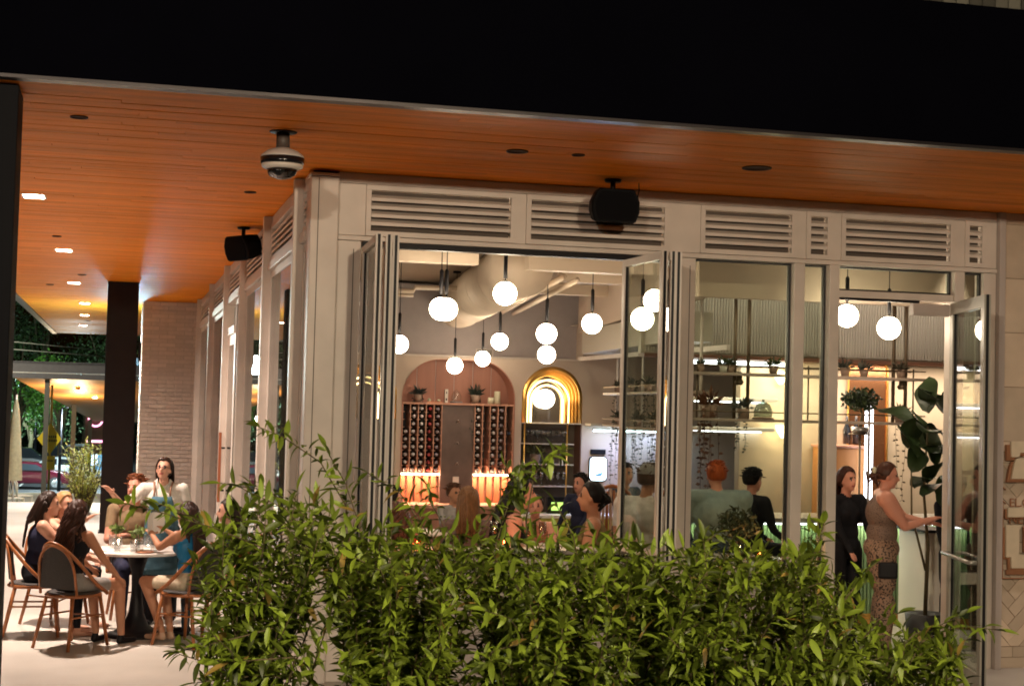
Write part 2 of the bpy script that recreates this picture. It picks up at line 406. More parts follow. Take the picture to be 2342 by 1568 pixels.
# lit sign letters on its return face
sg = thing('blade_sign', 'small glowing white sign on the edge of the pale brick wall', 'sign', (0.35, 29.5, 3.0))
MB().box(0.30, 0.352, 29.2, 29.9, 2.75, 3.05).build('lit_face', mat('sign_glow', (1, 0.95, 0.85), 0.5, emit=3.5), sg)
MB().box(0.29, 0.352, 29.17, 29.195, 2.72, 3.08).build('sign_frame', blackm, sg)
lamp('wall_washer_glow', 'SPOT', (-0.1, 30.2, 3.7), 420, (1, 0.88, 0.62), bw, 0.05, (0.36, 30.0, 1.2), 70, 0.8)
MB().lathe([(0.05, 0.0), (0.05, 0.09), (0.02, 0.1)], 14, 0, (-0.1, 30.2, 3.72)).build('wall_washer', blackm, bw)
# ================================================================== STOREFRONT (front)
fr = thing('front_shopfront', 'long cream shopfront facing the shrubs with louvres, folding windows and an open door', 'shopfront', (4.2, YF, 0))
ux = lambda x, y=480: at(x, y, 'Y', YF).x
T = 0.14
def fbox(b, u0, u1, z0, z1, d0=0.0, d1=None, bev=0.006, mb=None):
    """d0: how far proud of the wall face (towards the street)"""
    mb = mb or MB(); d1 = T if d1 is None else d1
    return mb.bbox(u0, u1, YF-d0, YF+d1, z0, z1, bev)
def louvre(parent, u0, u1, z0, z1, side=False, n=4):
    """frame, dark recess and separate slats"""
    def bx3(mb, a, b, d0, d1, c, e, bev=None):
        if side:
            return mb.bbox(XS-d0, XS+d1, a, b, c, e, bev) if bev else mb.box(XS-d0, XS+d1, a, b, c, e)
        return mb.bbox(a, b, YF-d0, YF+d1, c, e, bev) if bev else mb.box(a, b, YF-d0, YF+d1, c, e)
    f = MB(); t = 0.04
    bx3(f, u0, u1, 0.012, 0.03, z1-t, z1, 0.003); bx3(f, u0, u1, 0.012, 0.03, z0, z0+t, 0.003)
    bx3(f, u0, u0+t, 0.010, 0.03, z0+t, z1-t, 0.003); bx3(f, u1-t, u1, 0.010, 0.03, z0+t, z1-t, 0.003)
    lv = f.build('louvre', cream, parent)
    r = MB(); bx3(r, u0+t, u1-t, -0.06, 0.08, z0+t, z1-t); r.build('recess', dark_gap, lv, world=False).location = -Vector(wloc(lv)) + Vector((0, 0, 0))
    H = z1-z0-2*t; p = H/(n+1)
    for k in range(n):
        zc = z0+t+p*(k+1)
        s = MB()
        if side: q = [(XS-0.006, zc-0.020), (XS-0.006, zc+0.006), (XS+0.055, zc+0.034), (XS+0.055, zc+0.022)]; s.prism(q, lambda u, v, w_: (u, u0+t+0.002+w_, v), u1-u0-2*t-0.004)
        else: q = [(YF-0.006, zc-0.020), (YF-0.006, zc+0.006), (YF+0.055, zc+0.034), (YF+0.055, zc+0.022)]; s.prism(q, lambda u, v, w_: (u0+t+0.002+w_, u, v), u1-u0-2*t-0.004)
        o = s.build('slat', cream, lv, world=False, fix=True); o.location = -Vector(wloc(lv))
    return lv
def child_world(mb, name, mt, parent, **kw):
    o = mb.build(name, mt, parent, world=False, **kw); o.location = -Vector(wloc(parent)); return o
ZL0, ZL1 = 3.355, 3.745
fbox(None, XS+0.205, 7.14, ZL1+0.003, ZS-0.003, 0.0).build('top_band', cream, fr)
fbox(None, XS-0.012, XS+0.2, 0, 3.78, 0.07, 0.16, 0.01).build('corner_post', cream, fr)
MB().bbox(XS-0.02, XS+0.206, YF-0.085, YF+0.16, 3.782, 3.805, 0.004).build('post_cap', cream, fr)
MB().box(XS+0.0435, XS+0.0495, YF-0.0725, YF-0.0702, 0.02, 3.77).build('shadow_joint', dark_gap, fr)
LV = [(ux(837), ux(1180)), (ux(1204), ux(1531)), (ux(1603), ux(1822)), (ux(1845), ux(1903)), (ux(1925), ux(2184)), (ux(2208), ux(2256))]
for a, b in LV: louvre(fr, a, b, ZL0, ZL1)
prev = XS+0.203
for (a, b) in LV+[(7.14, 7.2)]:
    fbox(None, prev+0.001, a-0.001, ZL0-0.001, ZL1+0.001, 0.0, T, 0.003).build('louvre_stile', cream, fr)
    prev = b
ZH = 3.315
fbox(None, XS+0.203, 7.14, ZH, ZL0-0.004, 0.012, T, 0.005).build('header', cream, fr)
# uprights full height
uo0, uo1 = ux(822, 700), ux(1546, 700)
w1a, w1b = ux(1590, 700), ux(1813, 700); w2a, w2b = ux(1838, 700), ux(1893, 700)
d0_, d1_ = ux(1916, 700), ux(2180, 700); s0, s1 = ux(2203, 700), ux(2246, 900)
ups = [(XS+0.204, uo0, 0), (uo1, w1a, 0), (w1b, w2a, 0.02), (w2b, d0_, 0.03), (d1_, s0, 0.02), (s1, 7.14, 0.0)]
for a, b, d in ups: fbox(None, a+0.001, b-0.001, 0.0, ZH-0.002, d, T, 0.006).build('mullion', cream, fr)
fbox(None, 7.142, 7.2, 0, ZS-0.003, 0.05, T, 0.006).build('end_jamb', creamd, fr)
# joints and gaskets
for u in (uo1+0.11, uo0-0.06):
    MB().box(u, u+0.006, YF-0.003, YF-0.0008, 1.0, 3.25).build('shadow_joint', dark_gap, fr)
# panes
def pane(name, u0, u1, z0, z1, parent=fr, m_=pane_m):
    p = MB(); p.box(u0+0.012, u1-0.012, YF+0.06, YF+0.068, z0+0.012, z1-0.012)
    o = p.build(name, m_, parent)
    g = MB()
    for a in ((u0, u0+0.014, z0, z1), (u1-0.014, u1, z0, z1), (u0+0.014, u1-0.014, z0, z0+0.014), (u0+0.014, u1-0.014, z1-0.014, z1)):
        g.box(a[0], a[1], YF+0.045, YF+0.085, a[2], a[3])
    child_world(g, 'gasket', gasket, o)
    return o
pane('window_pane', w1a, w1b, 0.86, ZH-0.004); pane('window_pane', w2a, w2b, 0.86, ZH-0.004)
pane('transom_pane', d0_, d1_, 3.115, ZH-0.004); pane('sidelight_pane', s0, s1, 0.80, ZH-0.004); pane('sidelight_pane', s0, s1, 0.14, 0.70)
fbox(None, s0, s1, 0.702, 0.798, 0.0).build('mid_rail', cream, fr); fbox(None, s0, s1, 0.0, 0.138, 0.0).build('bottom_rail', cream, fr)
fbox(None, d0_, d1_, 3.055, 3.113, 0.0).build('door_head', cream, fr)
MB().box(d0_, d1_-0.3, YF+0.02, YF+0.05, 3.035, 3.054).build('door_track', blackm, fr)
for a, b in ((w1a, w1b), (w2a, w2b)):
    fbox(None, a, b, 0.0, 0.828, -0.02).build('knee_wall', creamd, fr)
    MB().bbox(a, b, YF-0.03, YF+T+0.05, 0.83, 0.858, 0.004).build('window_sill', cream, fr)
fbox(None, uo0, uo1, 0.0, 0.93, -0.02).build('knee_wall', creamd, fr)
MB().bbox(uo0+0.002, uo1-0.002, YF-0.06, YF+T+0.1, 0.955, 0.985, 0.005).build('counter_sill', mat('steel_sill', (0.45, 0.4, 0.36), 0.3, metal=0.5), fr)
MB().box(uo0+0.002, uo1-0.002, YF-0.03, YF+T, 0.932, 0.953).build('sill_track', blackm, fr)
MB().box(uo0+0.01, uo1-0.01, YF-0.002, YF+0.09, ZH-0.045, ZH-0.003).build('window_track', blackm, fr)
# folding window leaves: hinge line points in plan
def leaf(p, q, z0, z1, name='folding_leaf', st=0.05, th=0.045, mt=cream, edge=blackm, rails=(), parent=fr):
    p = Vector((p[0], p[1], 0)); q = Vector((q[0], q[1], 0)); d = (q-p).normalized(); L = (q-p).length
    n = Vector((-d.y, d.x, 0))
    def bar(mb, a, b, c, e, t=th):
        P0 = p+d*a; P1 = p+d*b
        vs = []
        for zz in (c, e):
            for X in (P0-n*t/2, P1-n*t/2, P1+n*t/2, P0+n*t/2): vs.append((X.x, X.y, zz))
        mb.add(vs, [(3, 2, 1, 0), (4, 5, 6, 7), (0, 1, 5, 4), (1, 2, 6, 5), (2, 3, 7, 6), (3, 0, 4, 7)])
    m = MB(); bar(m, 0.004, st, z0, z1); bar(m, L-st, L-0.004, z0, z1); bar(m, st, L-st, z1-st, z1); bar(m, st, L-st, z0, z0+st*1.2)
    for r in rails: bar(m, st, L-st, r-0.04, r+0.04)
    lf = m.build(name, mt, parent)
    g = MB(); bar(g, st+0.002, L-st-0.002, z0+st*1.2+0.002, z1-st-0.002, 0.008); child_world(g, 'pane', pane_m, lf)
    e = MB()
    for a, b in ((-0.004, 0.004), (L-0.004, L+0.004)): bar(e, a, b, z0, z1, th*0.42)
    for a, b in ((st, st+0.008), (L-st-0.008, L-st)): bar(e, a, b, z0+st*1.2, z1-st, th*0.5)
    child_world(e, 'edge_seal', edge, lf)
    return lf
zb0, zb1 = 0.99, ZH-0.05
kL = at(868, 530, 'Z', 3.28); jL = (uo0+0.03, YF-0.02); tL = at(899, 560, 'Z', 3.28)
leaf(jL, (kL.x, kL.y), zb0, zb1); leaf((kL.x+0.07, kL.y), (uo0+0.20, YF+0.0), zb0, zb1)
leaf((kL.x+0.125, kL.y+0.03), (uo0+0.26, YF+0.0), zb0, zb1)
kR = at(1522, 569, 'Z', 3.28)
jR = at(1428, 592, 'Z', 3.28)
leaf((jR.x, YF), (kR.x, kR.y), zb0, zb1, st=0.055); leaf((kR.x+0.065, kR.y), (uo1-0.10, YF+0.0), zb0, zb1)
leaf((kR.x+0.115, kR.y+0.02), (uo1-0.03, YF), zb0, zb1)
# handles seen as bright strips between the leaves
for X, Y_ in ((kL.x+0.035, kL.y-0.015), (kR.x+0.033, kR.y-0.015)):
    MB().tube([(X, Y_, 1.0), (X, Y_, 3.2)], 0.006, 8).build('hinge_rod', alu, fr)
# open door
dn = at(2217, 668, 'Z', 3.05); df = at(2160, 692, 'Z', 3.05)
hx = 6.72
door = leaf((hx, YF-0.03), (hx-0.30, YF-1.05), 0.02, 3.04, 'door', st=0.095, th=0.05, mt=mat('door_paint', (0.36, 0.34, 0.29), 0.45, var=0.05), rails=())
dd = Vector((-0.30, -1.02, 0)).normalized(); nn_ = Vector((-dd.y, dd.x, 0))
pA = Vector((hx, YF-0.03, 0))+dd*0.12-nn_*0.09; pB = Vector((hx, YF-0.03, 0))+dd*0.95-nn_*0.09
h = MB(); h.tube([pA+Vector((0, 0, .98))+nn_*0.06, pA+Vector((0, 0, .98)), pB+Vector((0, 0, .98)), pB+Vector((0, 0, .98))+nn_*0.06], 0.016, 8)
child_world(h, 'push_bar', alu, door)
c = MB(); c.bbox(hx-0.36, hx-0.02, YF-0.02, YF+0.05, 2.93, 3.03, 0.008); child_world(c, 'door_closer', creamd, door)
# ================================================================== SIDE SHOPFRONT
sd = thing('side_shopfront', 'cream side shopfront with proud fins and tall panes running back along the patio', 'shopfront', (XS, 20, 0))
fins = [12.05, 14.70, 17.60, 20.40, 23.85, 27.70]
ends = [11.70]+fins+[28.79]
def sbox(a, b, z0, z1, d0=0.0, d1=T, bev=0.006): return MB().bbox(XS-d0, XS+d1, a, b, z0, z1, bev)
sbox(11.70, 28.79, ZL1+0.003, ZS-0.003, 0.0).build('top_band', cream, sd)
for y in fins: sbox(y-0.05, y+0.05, 0, ZS-0.004, 0.078, T, 0.006).build('fin', cream, sd)
for i in range(len(ends)-1):
    a = ends[i]+(0.052 if i else 0.0); b = ends[i+1]-(0.052 if i < len(ends)-2 else 0.0)
    isdoor = (i == 3)
    louvre(sd, a+0.02, b-0.02, ZL0+0.04, ZL1, True)
    sbox(a+0.001, b-0.001, 3.315, ZL0+0.036, 0.03, T, 0.006).build('transom_rail', cream, sd)
    sbox(a+0.001, a+0.019, ZL0+0.037, ZL1+0.002, 0.0).build('louvre_stile', cream, sd); sbox(b-0.019, b-0.001, ZL0+0.037, ZL1+0.002, 0.0).build('louvre_stile', cream, sd)
    n = 1
    if isdoor: segs = [(a, a+1.45, 0), (a+1.45, b, 1)]
    else: segs = [(a+(b-a)*k/n, a+(b-a)*(k+1)/n, 0) for k in range(n)]
    for (p, q, dr) in segs:
        ztp = 3.313
        if dr:
            sbox(p+0.001, q-0.001, 2.90, 3.0, 0.02).build('door_head', cream, sd)
            g = MB().box(XS+0.06, XS+0.068, p+0.08, q-0.08, 3.05, 3.27).build('transom_pane', pane_side, sd); ztp = 2.898
            st = 0.13
        else: st = 0.07
        f = MB(); f.bbox(XS+0.0, XS+0.09, p+0.001, p+st, 0.0, ztp, .004).bbox(XS+0.0, XS+0.09, q-st, q-0.001, 0.0, ztp, .004)
        f.bbox(XS+0.001, XS+0.089, p+st, q-st, ztp-st, ztp-0.001, .004).bbox(XS+0.001, XS+0.089, p+st, q-st, 0.0, 0.2, .004)
        wf = f.build('patio_door' if dr else 'window_frame', cream, sd)
        child_world(MB().box(XS+0.010, XS+0.018, p+st+0.001, q-st-0.001, 0.201, ztp-st-0.001), 'pane', pane_side, wf)
        child_world(MB().box(XS+0.019, XS+0.05, p+st+0.0005, p+st+0.012, 0.2, ztp-st), 'gasket', gasket, wf)
        child_world(MB().box(XS+0.019, XS+0.05, q-st-0.012, q-st-0.0005, 0.2, ztp-st), 'gasket', gasket, wf)
        if dr:
            hh = MB(); yh = q-0.09
            hh.bbox(XS-0.085, XS-0.05, yh-0.02, yh+0.02, 0.75, 1.65, 0.004)
            child_world(hh, 'pull_handle', mat('copper_wood', (0.4, 0.12, 0.05), 0.4), wf)
            child_world(MB().tube([(XS-0.06, yh, 1.45), (XS, yh, 1.45)], 0.012, 8).tube([(XS-0.06, yh, 0.9), (XS, yh, 0.9)], 0.012, 8), 'handle_bracket', blackm, wf)
# copper framed curtain edge inside
# ================================================================== TILED WALL RIGHT
tw = thing('tiled_wall', 'cream herringbone tiled wall right of the shopfront carrying raised letters', 'wall', (8.5, YF, 0))
MB().box(7.2, 12.35, YF+0.03, YF+0.25, 0, ZS-0.003).build('backing', mat('tile_grout', (0.27, 0.19, 0.13), 0.9, var=0.1), tw)
tile = mat('cream_tile', (0.56, 0.45, 0.34), 0.55, var=0.08, scale=6, island=0.10, bump=0.12, bscale=30)
def clip(poly, x0, x1, z0, z1):
    for ax, v, sgn in ((0, x0, 1), (0, x1, -1), (1, z0, 1), (1, z1, -1)):
        out = []
        for i in range(len(poly)):
            a, b = poly[i], poly[(i+1) % len(poly)]
            da, db = (a[ax]-v)*sgn, (b[ax]-v)*sgn
            if da >= 0: out.append(a)
            if da*db < 0:
                t = da/(da-db); out.append((a[0]+(b[0]-a[0])*t, a[1]+(b[1]-a[1])*t))
        poly = out
        if len(poly) < 3: return []
    return poly
X0, X1 = 7.215, 8.6
ntile = 0
def add_tile(poly, dy=0.0):
    global ntile
    if len(poly) < 3: return
    ar = abs(sum(poly[i][0]*poly[(i+1) % len(poly)][1]-poly[(i+1) % len(poly)][0]*poly[i][1] for i in range(len(poly))))/2
    if ar < 0.0012: return
    MB().prism(poly, lambda u, v, q: (u, YF+0.016+dy+q*1.0, v), 0.020-dy).build('tile', tile, tw, fix=True); ntile += 1
def band(z0, z1, h, L):
    z = z0; r = 0
    while z < z1-0.02:
        x = X0-(r % 2)*L/2
        while x < X1:
            p = clip([(x+.003, z+.003), (x+L-.003, z+.003), (x+L-.003, z+h-.003), (x+.003, z+h-.003)], X0, X1, z0, z1)
            add_tile(p, rng.rand()*0.004); x += L
        z += h; r += 1
def herring(z0, z1, wd=0.10, k=3):
    c = math.cos(PI/4); L = wd*k
    for i in range(-40, 60):
        for j in range(-12, 14):
            bx_, by_ = i*wd+j*L*0, i*wd
            # classic herringbone lattice: offset (wd,wd) along diagonal steps, (L,-L) across
            ox = i*wd+j*L; oy = i*wd-j*L
            for (w_, h_, ex, ey) in ((L, wd, 0, 0), (wd, L, L, wd-L)):
                q = [(ox+ex, oy+ey), (ox+ex+w_, oy+ey), (ox+ex+w_, oy+ey+h_), (ox+ex, oy+ey+h_)]
                cx_ = sum(a for a, b in q)/4; cy_ = sum(b for a, b in q)/4
                q = [(cx_+(a-cx_)*(1-0.006/w_ if 1 else 1), cy_+(b-cy_)*(1-0.006/h_)) for a, b in q]
                q = [((a-b)*c+7.8, (a+b)*c+(z0+z1)/2-0.1) for a, b in q]
                p = clip(q, X0, X1, z0+0.003, z1-0.003)
                if len(p) >= 3: add_tile(p, rng.rand()*0.012)
band(0.0, 0.18, 0.09, 0.27); herring(0.18, 0.87); band(0.87, 1.05, 0.09, 0.30); herring(1.05, 1.72); band(1.72, 1.90, 0.09, 0.30)
z = 1.90
while z < 3.75:
    for k in range(5): add_tile([(X0+k*0.28+.003, z+.003), (X0+(k+1)*0.28-.003, z+.003), (X0+(k+1)*0.28-.003, z+0.46-.003), (X0+k*0.28+.003, z+0.46-.003)], rng.rand()*0.003)
    z += 0.46
# wall sign: raised cream letters on brown sides
sgn = thing('wall_sign', 'raised cream block letters with brown sides mounted on the herringbone tiled wall', 'sign', (7.6, YF-0.03, 1.2))
crm = mat('sign_cream', (0.62, 0.52, 0.38), 0.6, var=0.08, scale=10); brn = mat('sign_brown', (0.33, 0.15, 0.075), 0.6)
sx = lambda x, y: (at(x, y, 'Y', YF-0.05).x, at(x, y, 'Y', YF-0.05).z)
def Nn(x, y): return ((2500+x*.1403)/1.1148, (1090+y*.1403)/1.1148)
def N2(x, y): return ((2450+x*.2552)/1.1148, (1080+y*.2552)/1.1148)
def raised(pts, name, proud=0.045, side=0.03):
    P = [sx(*p) for p in pts]
    MB().prism(P, lambda u, v, q: (u, YF-proud-0.02+q, v), 0.02).build(name, crm, sgn, fix=True)
    MB().prism([(a-side, b-side) for a, b in P], lambda u, v, q: (u, YF-proud+0.001+q, v), proud-0.015).build('letter_side', brn, sgn, fix=True)
raised([Nn(545, 245), Nn(1400, 245), Nn(1400, 450), Nn(705, 450), Nn(690, 530), Nn(545, 530)], 'letter')
raised([Nn(640, 555), Nn(1400, 545), Nn(1400, 925), Nn(550, 925), Nn(600, 650)], 'letter')
raised([N2(470, 835), N2(1100, 835), N2(1100, 930), N2(470, 930)], 'letter', 0.035, 0.015)
raised([N2(450, 1010), N2(610, 1010), N2(580, 1060), N2(580, 1300), N2(620, 1310), N2(1100, 1310), N2(1100, 1440), N2(505, 1440), N2(500, 1330), N2(450, 1330)], 'letter', 0.035, 0.02)
raised([N2(660, 1010), N2(1100, 1010), N2(1100, 1260), N2(660, 1260)], 'letter', 0.035, 0.02)
m = MB()
a0, a1 = sx(*N2(436, 800)), sx(*N2(432, 1545)); b1 = sx(*N2(1100, 1550))
m.tube([(a0[0], YF-0.02, a0[1]), (a1[0], YF-0.02, a1[1]), (b1[0], YF-0.02, b1[1])], 0.008, 6)
for (x, y), (x2, y2) in (((436, 950), (400, 860)), ((470, 800), (400, 735)), ((432, 1180), (385, 1100)), ((470, 660), (420, 615))):
    p, q = sx(*N2(x, y)), sx(*N2(x2, y2)); m.tube([(p[0], YF-0.015, p[1]), (q[0], YF-0.015, q[1])], 0.006, 6)
m.build('branch_outline', brn, sgn)
MB().prism([sx(*N2(470, 1460)), sx(*N2(1100, 1460)), sx(*N2(1100, 1508)), sx(*N2(470, 1508))], lambda u, v, q: (u, YF-0.03+q, v), 0.02).build('foot_bar', brn, sgn, fix=True)
def text(s, size, loc, rot, mt, parent, name='lettering', ext=0.004):
    c = bpy.data.curves.new(name, 'FONT'); c.body = s; c.size = size; c.extrude = ext; c.materials.append(mt)
    o = bpy.data.objects.new(name, c); sc.collection.objects.link(o)
    me = bpy.data.meshes.new_from_object(o.evaluated_get(bpy.context.evaluated_depsgraph_get())); bpy.data.objects.remove(o)
    me.materials.clear(); me.materials.append(mt); o = bpy.data.objects.new(name, me); sc.collection.objects.link(o); o['kind'] = 'stuff'; o.rotation_euler = rot
    o.location = Vector(loc)-Vector(wloc(parent)) if parent else loc
    if parent: o.parent = parent
    return o
p = sx(*N2(495, 826)); text('EL.Co', 0.10, (p[0], YF-0.03, p[1]), (PI/2, 0, 0), brn, sgn)
p = sx(*N2(455, 995)); text('NEIN', 0.11, (p[0]+0.03, YF-0.03, p[1]), (PI/2, 0, 0), brn, sgn)
# ================================================================== INTERIOR
terra = mat('terracotta_panel', (0.36, 0.155, 0.105), 0.6, var=0.12, scale=2, stretch=(6, 1, 0.5))
rackw = mat('rack_wood', (0.50, 0.25, 0.17), 0.5, var=0.1, scale=6)
brnp = mat('mottled_panel', (0.12, 0.075, 0.062), 0.5, var=0.3, scale=5)
n1 = thing('arched_niche', 'terracotta lined arched niche holding the wine rack on the back wall', 'niche', ((A1[0]+A1[1])/2, YB+0.2, 0))
m = MB()
pts = arch_pts(*A1); P = [(A1[0], 0.0)]+pts+[(A1[1], 0.0)]
for i in range(len(P)-1):
    (u0, v0), (u1, v1) = P[i], P[i+1]; du, dv = u1-u0, v1-v0; l = math.hypot(du, dv) or 1
    if l < 1e-5: continue
    nx, nz = dv/l*0.012, -du/l*0.012
    m.add([(u0, YB-0.01, v0), (u1, YB-0.01, v1), (u1, YB+0.34, v1), (u0, YB+0.34, v0), (u0+nx, YB-0.01, v0+nz), (u1+nx, YB-0.01, v1+nz), (u1+nx, YB+0.34, v1+nz), (u0+nx, YB+0.34, v0+nz)],
          [(0, 1, 2, 3), (7, 6, 5, 4), (0, 4, 5, 1), (3, 2, 6, 7)])
m.build('reveal', terra, n1)
nb = 6
for k in range(nb):
    a = A1[0]+(A1[1]-A1[0])*k/nb; b = A1[0]+(A1[1]-A1[0])*(k+1)/nb
    MB().bbox(a+0.003, b-0.003, YB+0.335, YB+0.36, 0, ztop-0.01, 0.004).build('panel', terra, n1)
zs_ = bz(924); zr = bz(1083); zc = bz(1150)
rk = thing('wine_rack', 'two banks of wine bottle cells with a mottled brown panel between them', 'wine rack', ((A1[0]+A1[1])/2, YB+0.2, zr))
MB().bbox(A1[0]+0.014, A1[1]-0.014, YB-0.01, YB+0.33, zs_-0.012, zs_+0.014, 0.004).build('top_shelf', rackw, rk)
xm0, xm1 = bx(1010, 1000), bx(1085, 1000)
MB().bbox(xm0, xm1, YB+0.04, YB+0.1, 0.3, zs_-0.013, 0.004).build('centre_panel', brnp, rk)
for z in (bz(965), bz(1015), bz(1062)):
    MB().tube([((xm0+xm1)/2-0.02, YB+0.03, z), ((xm0+xm1)/2, YB+0.0, z+0.03), ((xm0+xm1)/2+0.02, YB+0.03, z)], 0.005, 6).build('hook', alu, rk)
MB().bbox((xm0+xm1)/2-0.05, (xm0+xm1)/2+0.03, YB+0.01, YB+0.04, bz(1100)-0.06, bz(1100)+0.06, 0.004).build('wall_plate', cream, rk)
banks = [(A1[0]+0.016, xm0-0.002), (xm1+0.002, A1[1]-0.016)]
bot = MB(); bot.lathe([(0.0, 0.0), (0.014, 0.0), (0.015, 0.05), (0.016, 0.09), (0.037, 0.14), (0.037, 0.28), (0.0, 0.29)], 12)
caps = [(0.55, 0.5, 0.5), (0.6, 0.55, 0.55), (0.35, 0.05, 0.05), (0.3, 0.25, 0.28), (0.04, 0.04, 0.06)]
gl_dk = mat('bottle_glass', (0.02, 0.02, 0.025), 0.2)
bodym = []
for i, c in enumerate(caps):
    b = MB(); b.lathe([(0.0, 0.0), (0.021, 0.0), (0.022, 0.05), (0.017, 0.06)], 12, 1); b.lathe([(0.017, 0.06), (0.017, 0.09), (0.038, 0.14), (0.038, 0.28), (0.0, 0.29)], 12, 0)
    bodym.append(b.mesh('wine_bottle', [gl_dk, mat('capsule_%d' % i, c, 0.4)]))
rows = 9
for bi, (a, b) in enumerate(banks):
    cw = (b-a)/5
    MB().box(a, b, YB+0.31, YB+0.33, zr, zs_-0.013).build('back_board', gl_dk, rk)
    for k in range(6):
        MB().box(a+k*cw-0.006, a+k*cw+0.006, YB+0.0, YB+0.31, zr, zs_-0.013).build('divider', rackw, rk)
    ch = (zs_-0.013-zr)/rows; sp = MB()
    for k in range(5):
        for r in range(1, rows):
            for e in (0, 1):
                xx = a+k*cw+(0.006 if e == 0 else cw-0.006-0.018); sp.box(xx, xx+0.018, YB+0.0, YB+0.3, zr+r*ch-0.005, zr+r*ch+0.004)
    sp.build('cell_ledge', rackw, rk, kind='stuff')
    for k in range(5):
        for r in range(rows):
            ci = (0, 1, 1, 2, 3)[k] if bi == 0 else (1, 4, 0, 3, 4)[k]
            if (bi == 0 and k == 0 and r > 5) or (ci == 4 and rng.rand() < 0.85): continue
            o = inst(bodym[ci], 'wine_bottle', None, (a+(k+0.5)*cw+rng.randn()*0.003, YB+0.012+rng.rand()*0.015, zr+(r+0.45)*ch), (-PI/2, 0, 0))
            tag(o, 'dark wine bottle lying neck outward in a cell of the wine rack', 'bottle', 'wine bottles in the rack')
led_w = mat('warm_led', (1, 0.8, 0.6), 0.5, emit=22, ecol=(1, 0.75, 0.5))
led_p = mat('white_led', (1, 0.95, 0.9), 0.5, emit=4.5, ecol=(0.9, 0.93, 1))
for (a, b) in banks:
    MB().box(a+0.01, b-0.01, YB+0.02, YB+0.05, zr-0.02, zr-0.003).build('led_strip', led_w, rk)
    m = MB()
    for k in range(5):
        x = a+(k+0.5)*(b-a)/5; m.box(x-0.035, x+0.035, YB+0.20, YB+0.22, zc, zr-0.022)
    m.build('copper_slats', mat('copper_slat', (0.42, 0.14, 0.07), 0.35, metal=0.3), rk)
    lamp('led_glow', 'AREA', ((a+b)/2, YB+0.1, zr-0.03), 4, (1, 0.62, 0.36), rk, 0.1, ((a+b)/2, YB+0.14, 0), shape=(b-a, 0.06))
MB().bbox(A1[0]-0.1, A1[1]+0.1, YB-0.35, YB+0.33, zc-0.05, zc-0.005, 0.006).build('counter', rackw, rk)
MB().box(A1[0]-0.08, A1[1]+0.08, YB-0.3, YB+0.3, 0.01, zc-0.051).build('cabinet', terra, rk)
# things on the rack's top shelf
zt = zs_+0.016
def pot_plant(name, label, loc, s0=1.0, col=(0.06, 0.08, 0.03), trail=0, potc=(0.3, 0.2, 0.15), kind='round', group=None, nl=60):
    t = thing(name, label, 'plant', loc, 0, group); s = s0*0.66
    p = MB(); p.lathe([(0.0, 0.0), (0.04*s, 0.0), (0.055*s, 0.09*s), (0.05*s, 0.09*s), (0.04*s, 0.07*s), (0, 0.07*s)], 14)
    p.build('pot', mat('pot_%s' % str(potc), potc, 0.6), t, world=False)
    m = MB(); rr = np.random.RandomState(int(abs(loc[0]*1000+loc[2]*77)) % 9999)
    def lf(c, d, l, w_):
        d = d.normalized(); sd_ = d.cross(Vector((rr.randn(), rr.randn(), rr.randn()))).normalized()*w_
        m.add([c, c+d*l*0.5+sd_, c+d*l, c+d*l*0.5-sd_], [(0, 1, 2, 3)])
    for k in range(nl):
        d = Vector((rr.randn(), rr.randn(), abs(rr.randn())*0.8+0.1)).normalized()
        lf(Vector((0, 0, 0.09*s))+d*0.03*s*rr.rand()*2, d, (0.05+0.05*rr.rand())*s, 0.012*s)
    for k in range(trail):
        a = rr.rand()*6.28; L = (0.35+0.6*rr.rand())*s; p0 = Vector((0.05*s*math.cos(a), 0.05*s*math.sin(a), 0.09*s))
        x = p0.copy(); n = 14
        vp_ = []
        for q in range(n):
            x = x+Vector((math.cos(a)*0.006 if q < 4 else rr.randn()*0.004, math.sin(a)*0.006 if q < 4 else rr.randn()*0.004, -L/n)); vp_.append(x.copy())
            for e in range(2): lf(x, Vector((rr.randn(), rr.randn(), -0.3)), 0.035*s, 0.012*s)
        m.tube([p0]+vp_, 0.002*s, 4)
    m.build('foliage', mat('foliage_%s' % str(col), col, 0.6, var=0.2, scale=30, island=0.2), t, world=False)
    return t
pot_plant('trailing_plant', 'dark trailing plant on the left of the rack top shelf', (bx(960, 915), YB+0.12, zt), 1.7, (0.035, 0.045, 0.04), 5)
pot_plant('trailing_plant', 'dark trailing plant spilling over the middle right of the rack top shelf', (bx(1092, 915), YB+0.12, zt), 1.9, (0.035, 0.05, 0.04), 6)
ivory = mat('ivory_wax', (0.62, 0.58, 0.42), 0.5)
c = MB().lathe([(0, 0), (0.042, 0), (0.043, 0.07), (0.04, 0.17), (0.0, 0.17)], 18, 0).build('candle', ivory, None); c.location = (bx(1141, 915), YB+0.1, zt); tag(c, 'tall ivory pillar candle at the right of the rack top shelf', 'candle')
c = MB().lathe([(0, 0), (0.04, 0), (0.042, 0.05), (0.038, 0.085), (0.0, 0.085)], 18, 0).build('candle', ivory, None); c.location = (bx(1125, 915), YB+0.06, zt); tag(c, 'short ivory candle beside the taller one on the rack top shelf', 'candle')
bd = thing('upright_box', 'narrow white upright box with dark marks on the rack top shelf', 'box', (bx(1024, 908), YB+0.1, zt))
MB().bbox(-0.022, 0.022, -0.02, 0.02, 0, 0.18, 0.003).build('carton', mat('white_card', (0.6, 0.54, 0.48), 0.6), bd, world=False)
mk = MB(); mk.box(-0.006, 0.006, -0.0215, -0.0205, 0.12, 0.15).box(-0.008, 0.008, -0.0215, -0.0205, 0.03, 0.06); mk.build('printed_mark', gl_dk, bd, world=False)
